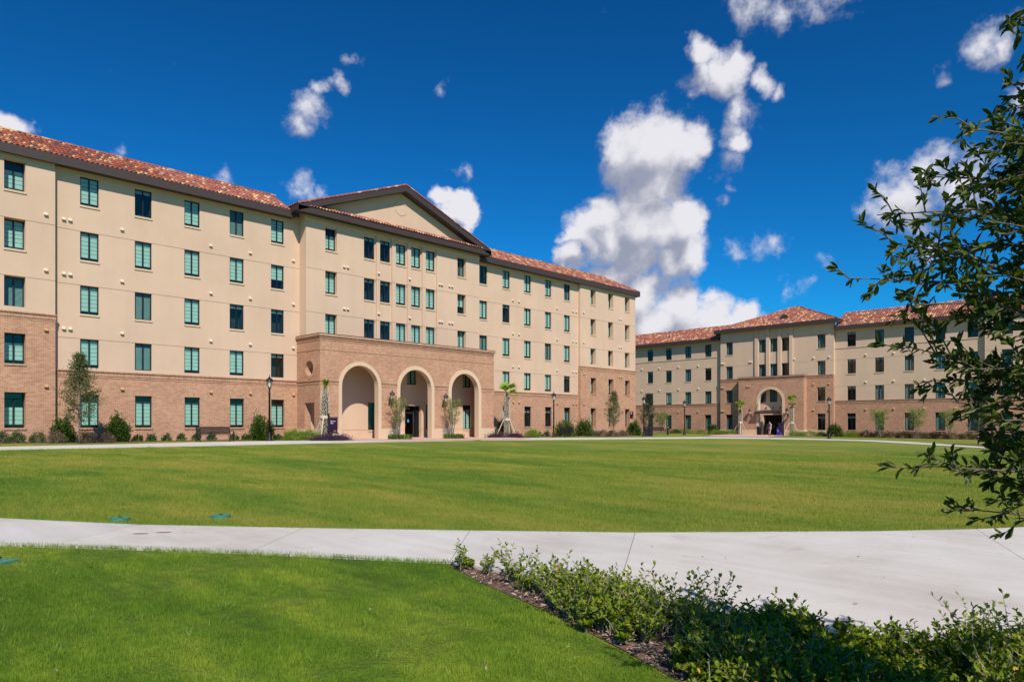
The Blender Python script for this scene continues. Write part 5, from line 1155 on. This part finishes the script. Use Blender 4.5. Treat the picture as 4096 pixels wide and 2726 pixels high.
for k in range(34):                                         # the rest of the crown, out of view
    a = k * 2.4; f = (k + .5) / 34; z = 1.0 + f * 1.9; rr = 1.2 * (1 - .75 * f) + .15
    d = Vector((math.cos(a) * rr, math.sin(a) * rr, z + .2)); w = Vector((d.x + TX, d.y + TY)); t_ = -SN * w.x + CS * w.y; l_ = CS * w.x + SN * w.y
    if t_ < .6 or l_ > .80 * t_: limbs.append(d)
br = MB(); Pf, Af, Lf = [], [], []
def leaf_at(p, d, l): Pf.append(p); Af.append(d); Lf.append(l)
for tip in limbs:
    hz = math.hypot(tip.x, tip.y); bz = min(max(tip.z - .28 * hz, .7), top - .5); base = Vector((0, 0, bz)); mid = base.lerp(tip, .5) + Vector((random.gauss(0, .05), random.gauss(0, .05), random.uniform(-.02, .10)))
    jg = lambda: Vector([random.gauss(0, .035) for _ in range(3)])
    pts = [base, base.lerp(mid, .5) + jg() + Vector((0, 0, .03)), mid, mid.lerp(tip, .5) + jg() + Vector((0, 0, .02)), tip]
    br.tube(pts, [.013, .009, .006, .004, .0015], 6, False)
    L_ = (tip - base).length
    def at(f):
        f = min(max(f, 0), .999) * 4; i = int(f); return pts[i].lerp(pts[i + 1], f - i)
    nt = int(10 + L_ * 13)
    for j in range(nt):
        f = .22 + .78 * (j + random.random()) / nt; p = at(f); fw = (at(f + .05) - at(f - .05)).normalized()
        d = (fw * random.uniform(.5, 1.1) + Vector([random.gauss(0, .55) for _ in range(3)])).normalized(); tl = random.uniform(.07, .24) * (1.3 - f * .75)
        q = p + d * tl; mq = p.lerp(q, .5) + Vector((0, 0, random.uniform(-.02, .02))); br.tube([p, mq, q], [.003, .0022, .001], 4, False)
        nl = int(6 + tl * 42)
        for i in range(nl):
            g = .2 + .8 * (i + random.random() * .6) / nl; pp = p.lerp(mq, g * 2) if g < .5 else mq.lerp(q, g * 2 - 1)
            leaf_at(pp, d * (.5 if i < nl - 3 else 1.0) + Vector([random.gauss(0, .55) for _ in range(3)]), random.uniform(.026, .050))
        for i in range(4): leaf_at(q, d + Vector([random.gauss(0, .5) for _ in range(3)]), random.uniform(.026, .048))
br.build('branches', M['fgbark'], oak, True)['kind'] = 'stuff'
Pf, Af, Lf = np.array(Pf), np.array(Af), np.array(Lf); Nf = rnd_dirs(len(Pf), 1.2)
wx, wy = Pf[:, 0] + TX, Pf[:, 1] + TY; dep = -SN * wx + CS * wy; lat = CS * wx + SN * wy; zz = Pf[:, 2] + TG - CAMZ
vis = (dep > .5) & (lat < .73 * dep) & (zz < .60 * dep) & (zz > -.35 * dep)
size = np.where(vis, Lf / np.maximum(dep, .1), 0); order = np.argsort(-size); big = np.zeros(len(Pf), bool); big[order[:300]] = True
obj('crown', scatter_leaves('crown', Pf[~big], Af[~big], Nf[~big], Lf[~big], .36, M['fgleaf'], .10), oak)['kind'] = 'stuff'
unit = scatter_leaves('leaf', np.zeros((1, 3)), np.array([[0., 1, 0]]), np.array([[0., 0, 1]]), 1.0, .36, M['fgleaf'], .10)
for i in np.nonzero(big)[0]:
    a = Vector(Af[i]).normalized(); s = a.cross(Vector(Nf[i])).normalized(); u = s.cross(a); l = Lf[i]
    o = obj('leaf', unit, oak); o.matrix_local = Matrix(((s.x * l, a.x * l, u.x * l, Pf[i][0]), (s.y * l, a.y * l, u.y * l, Pf[i][1]), (s.z * l, a.z * l, u.z * l, Pf[i][2]), (0, 0, 0, 1)))
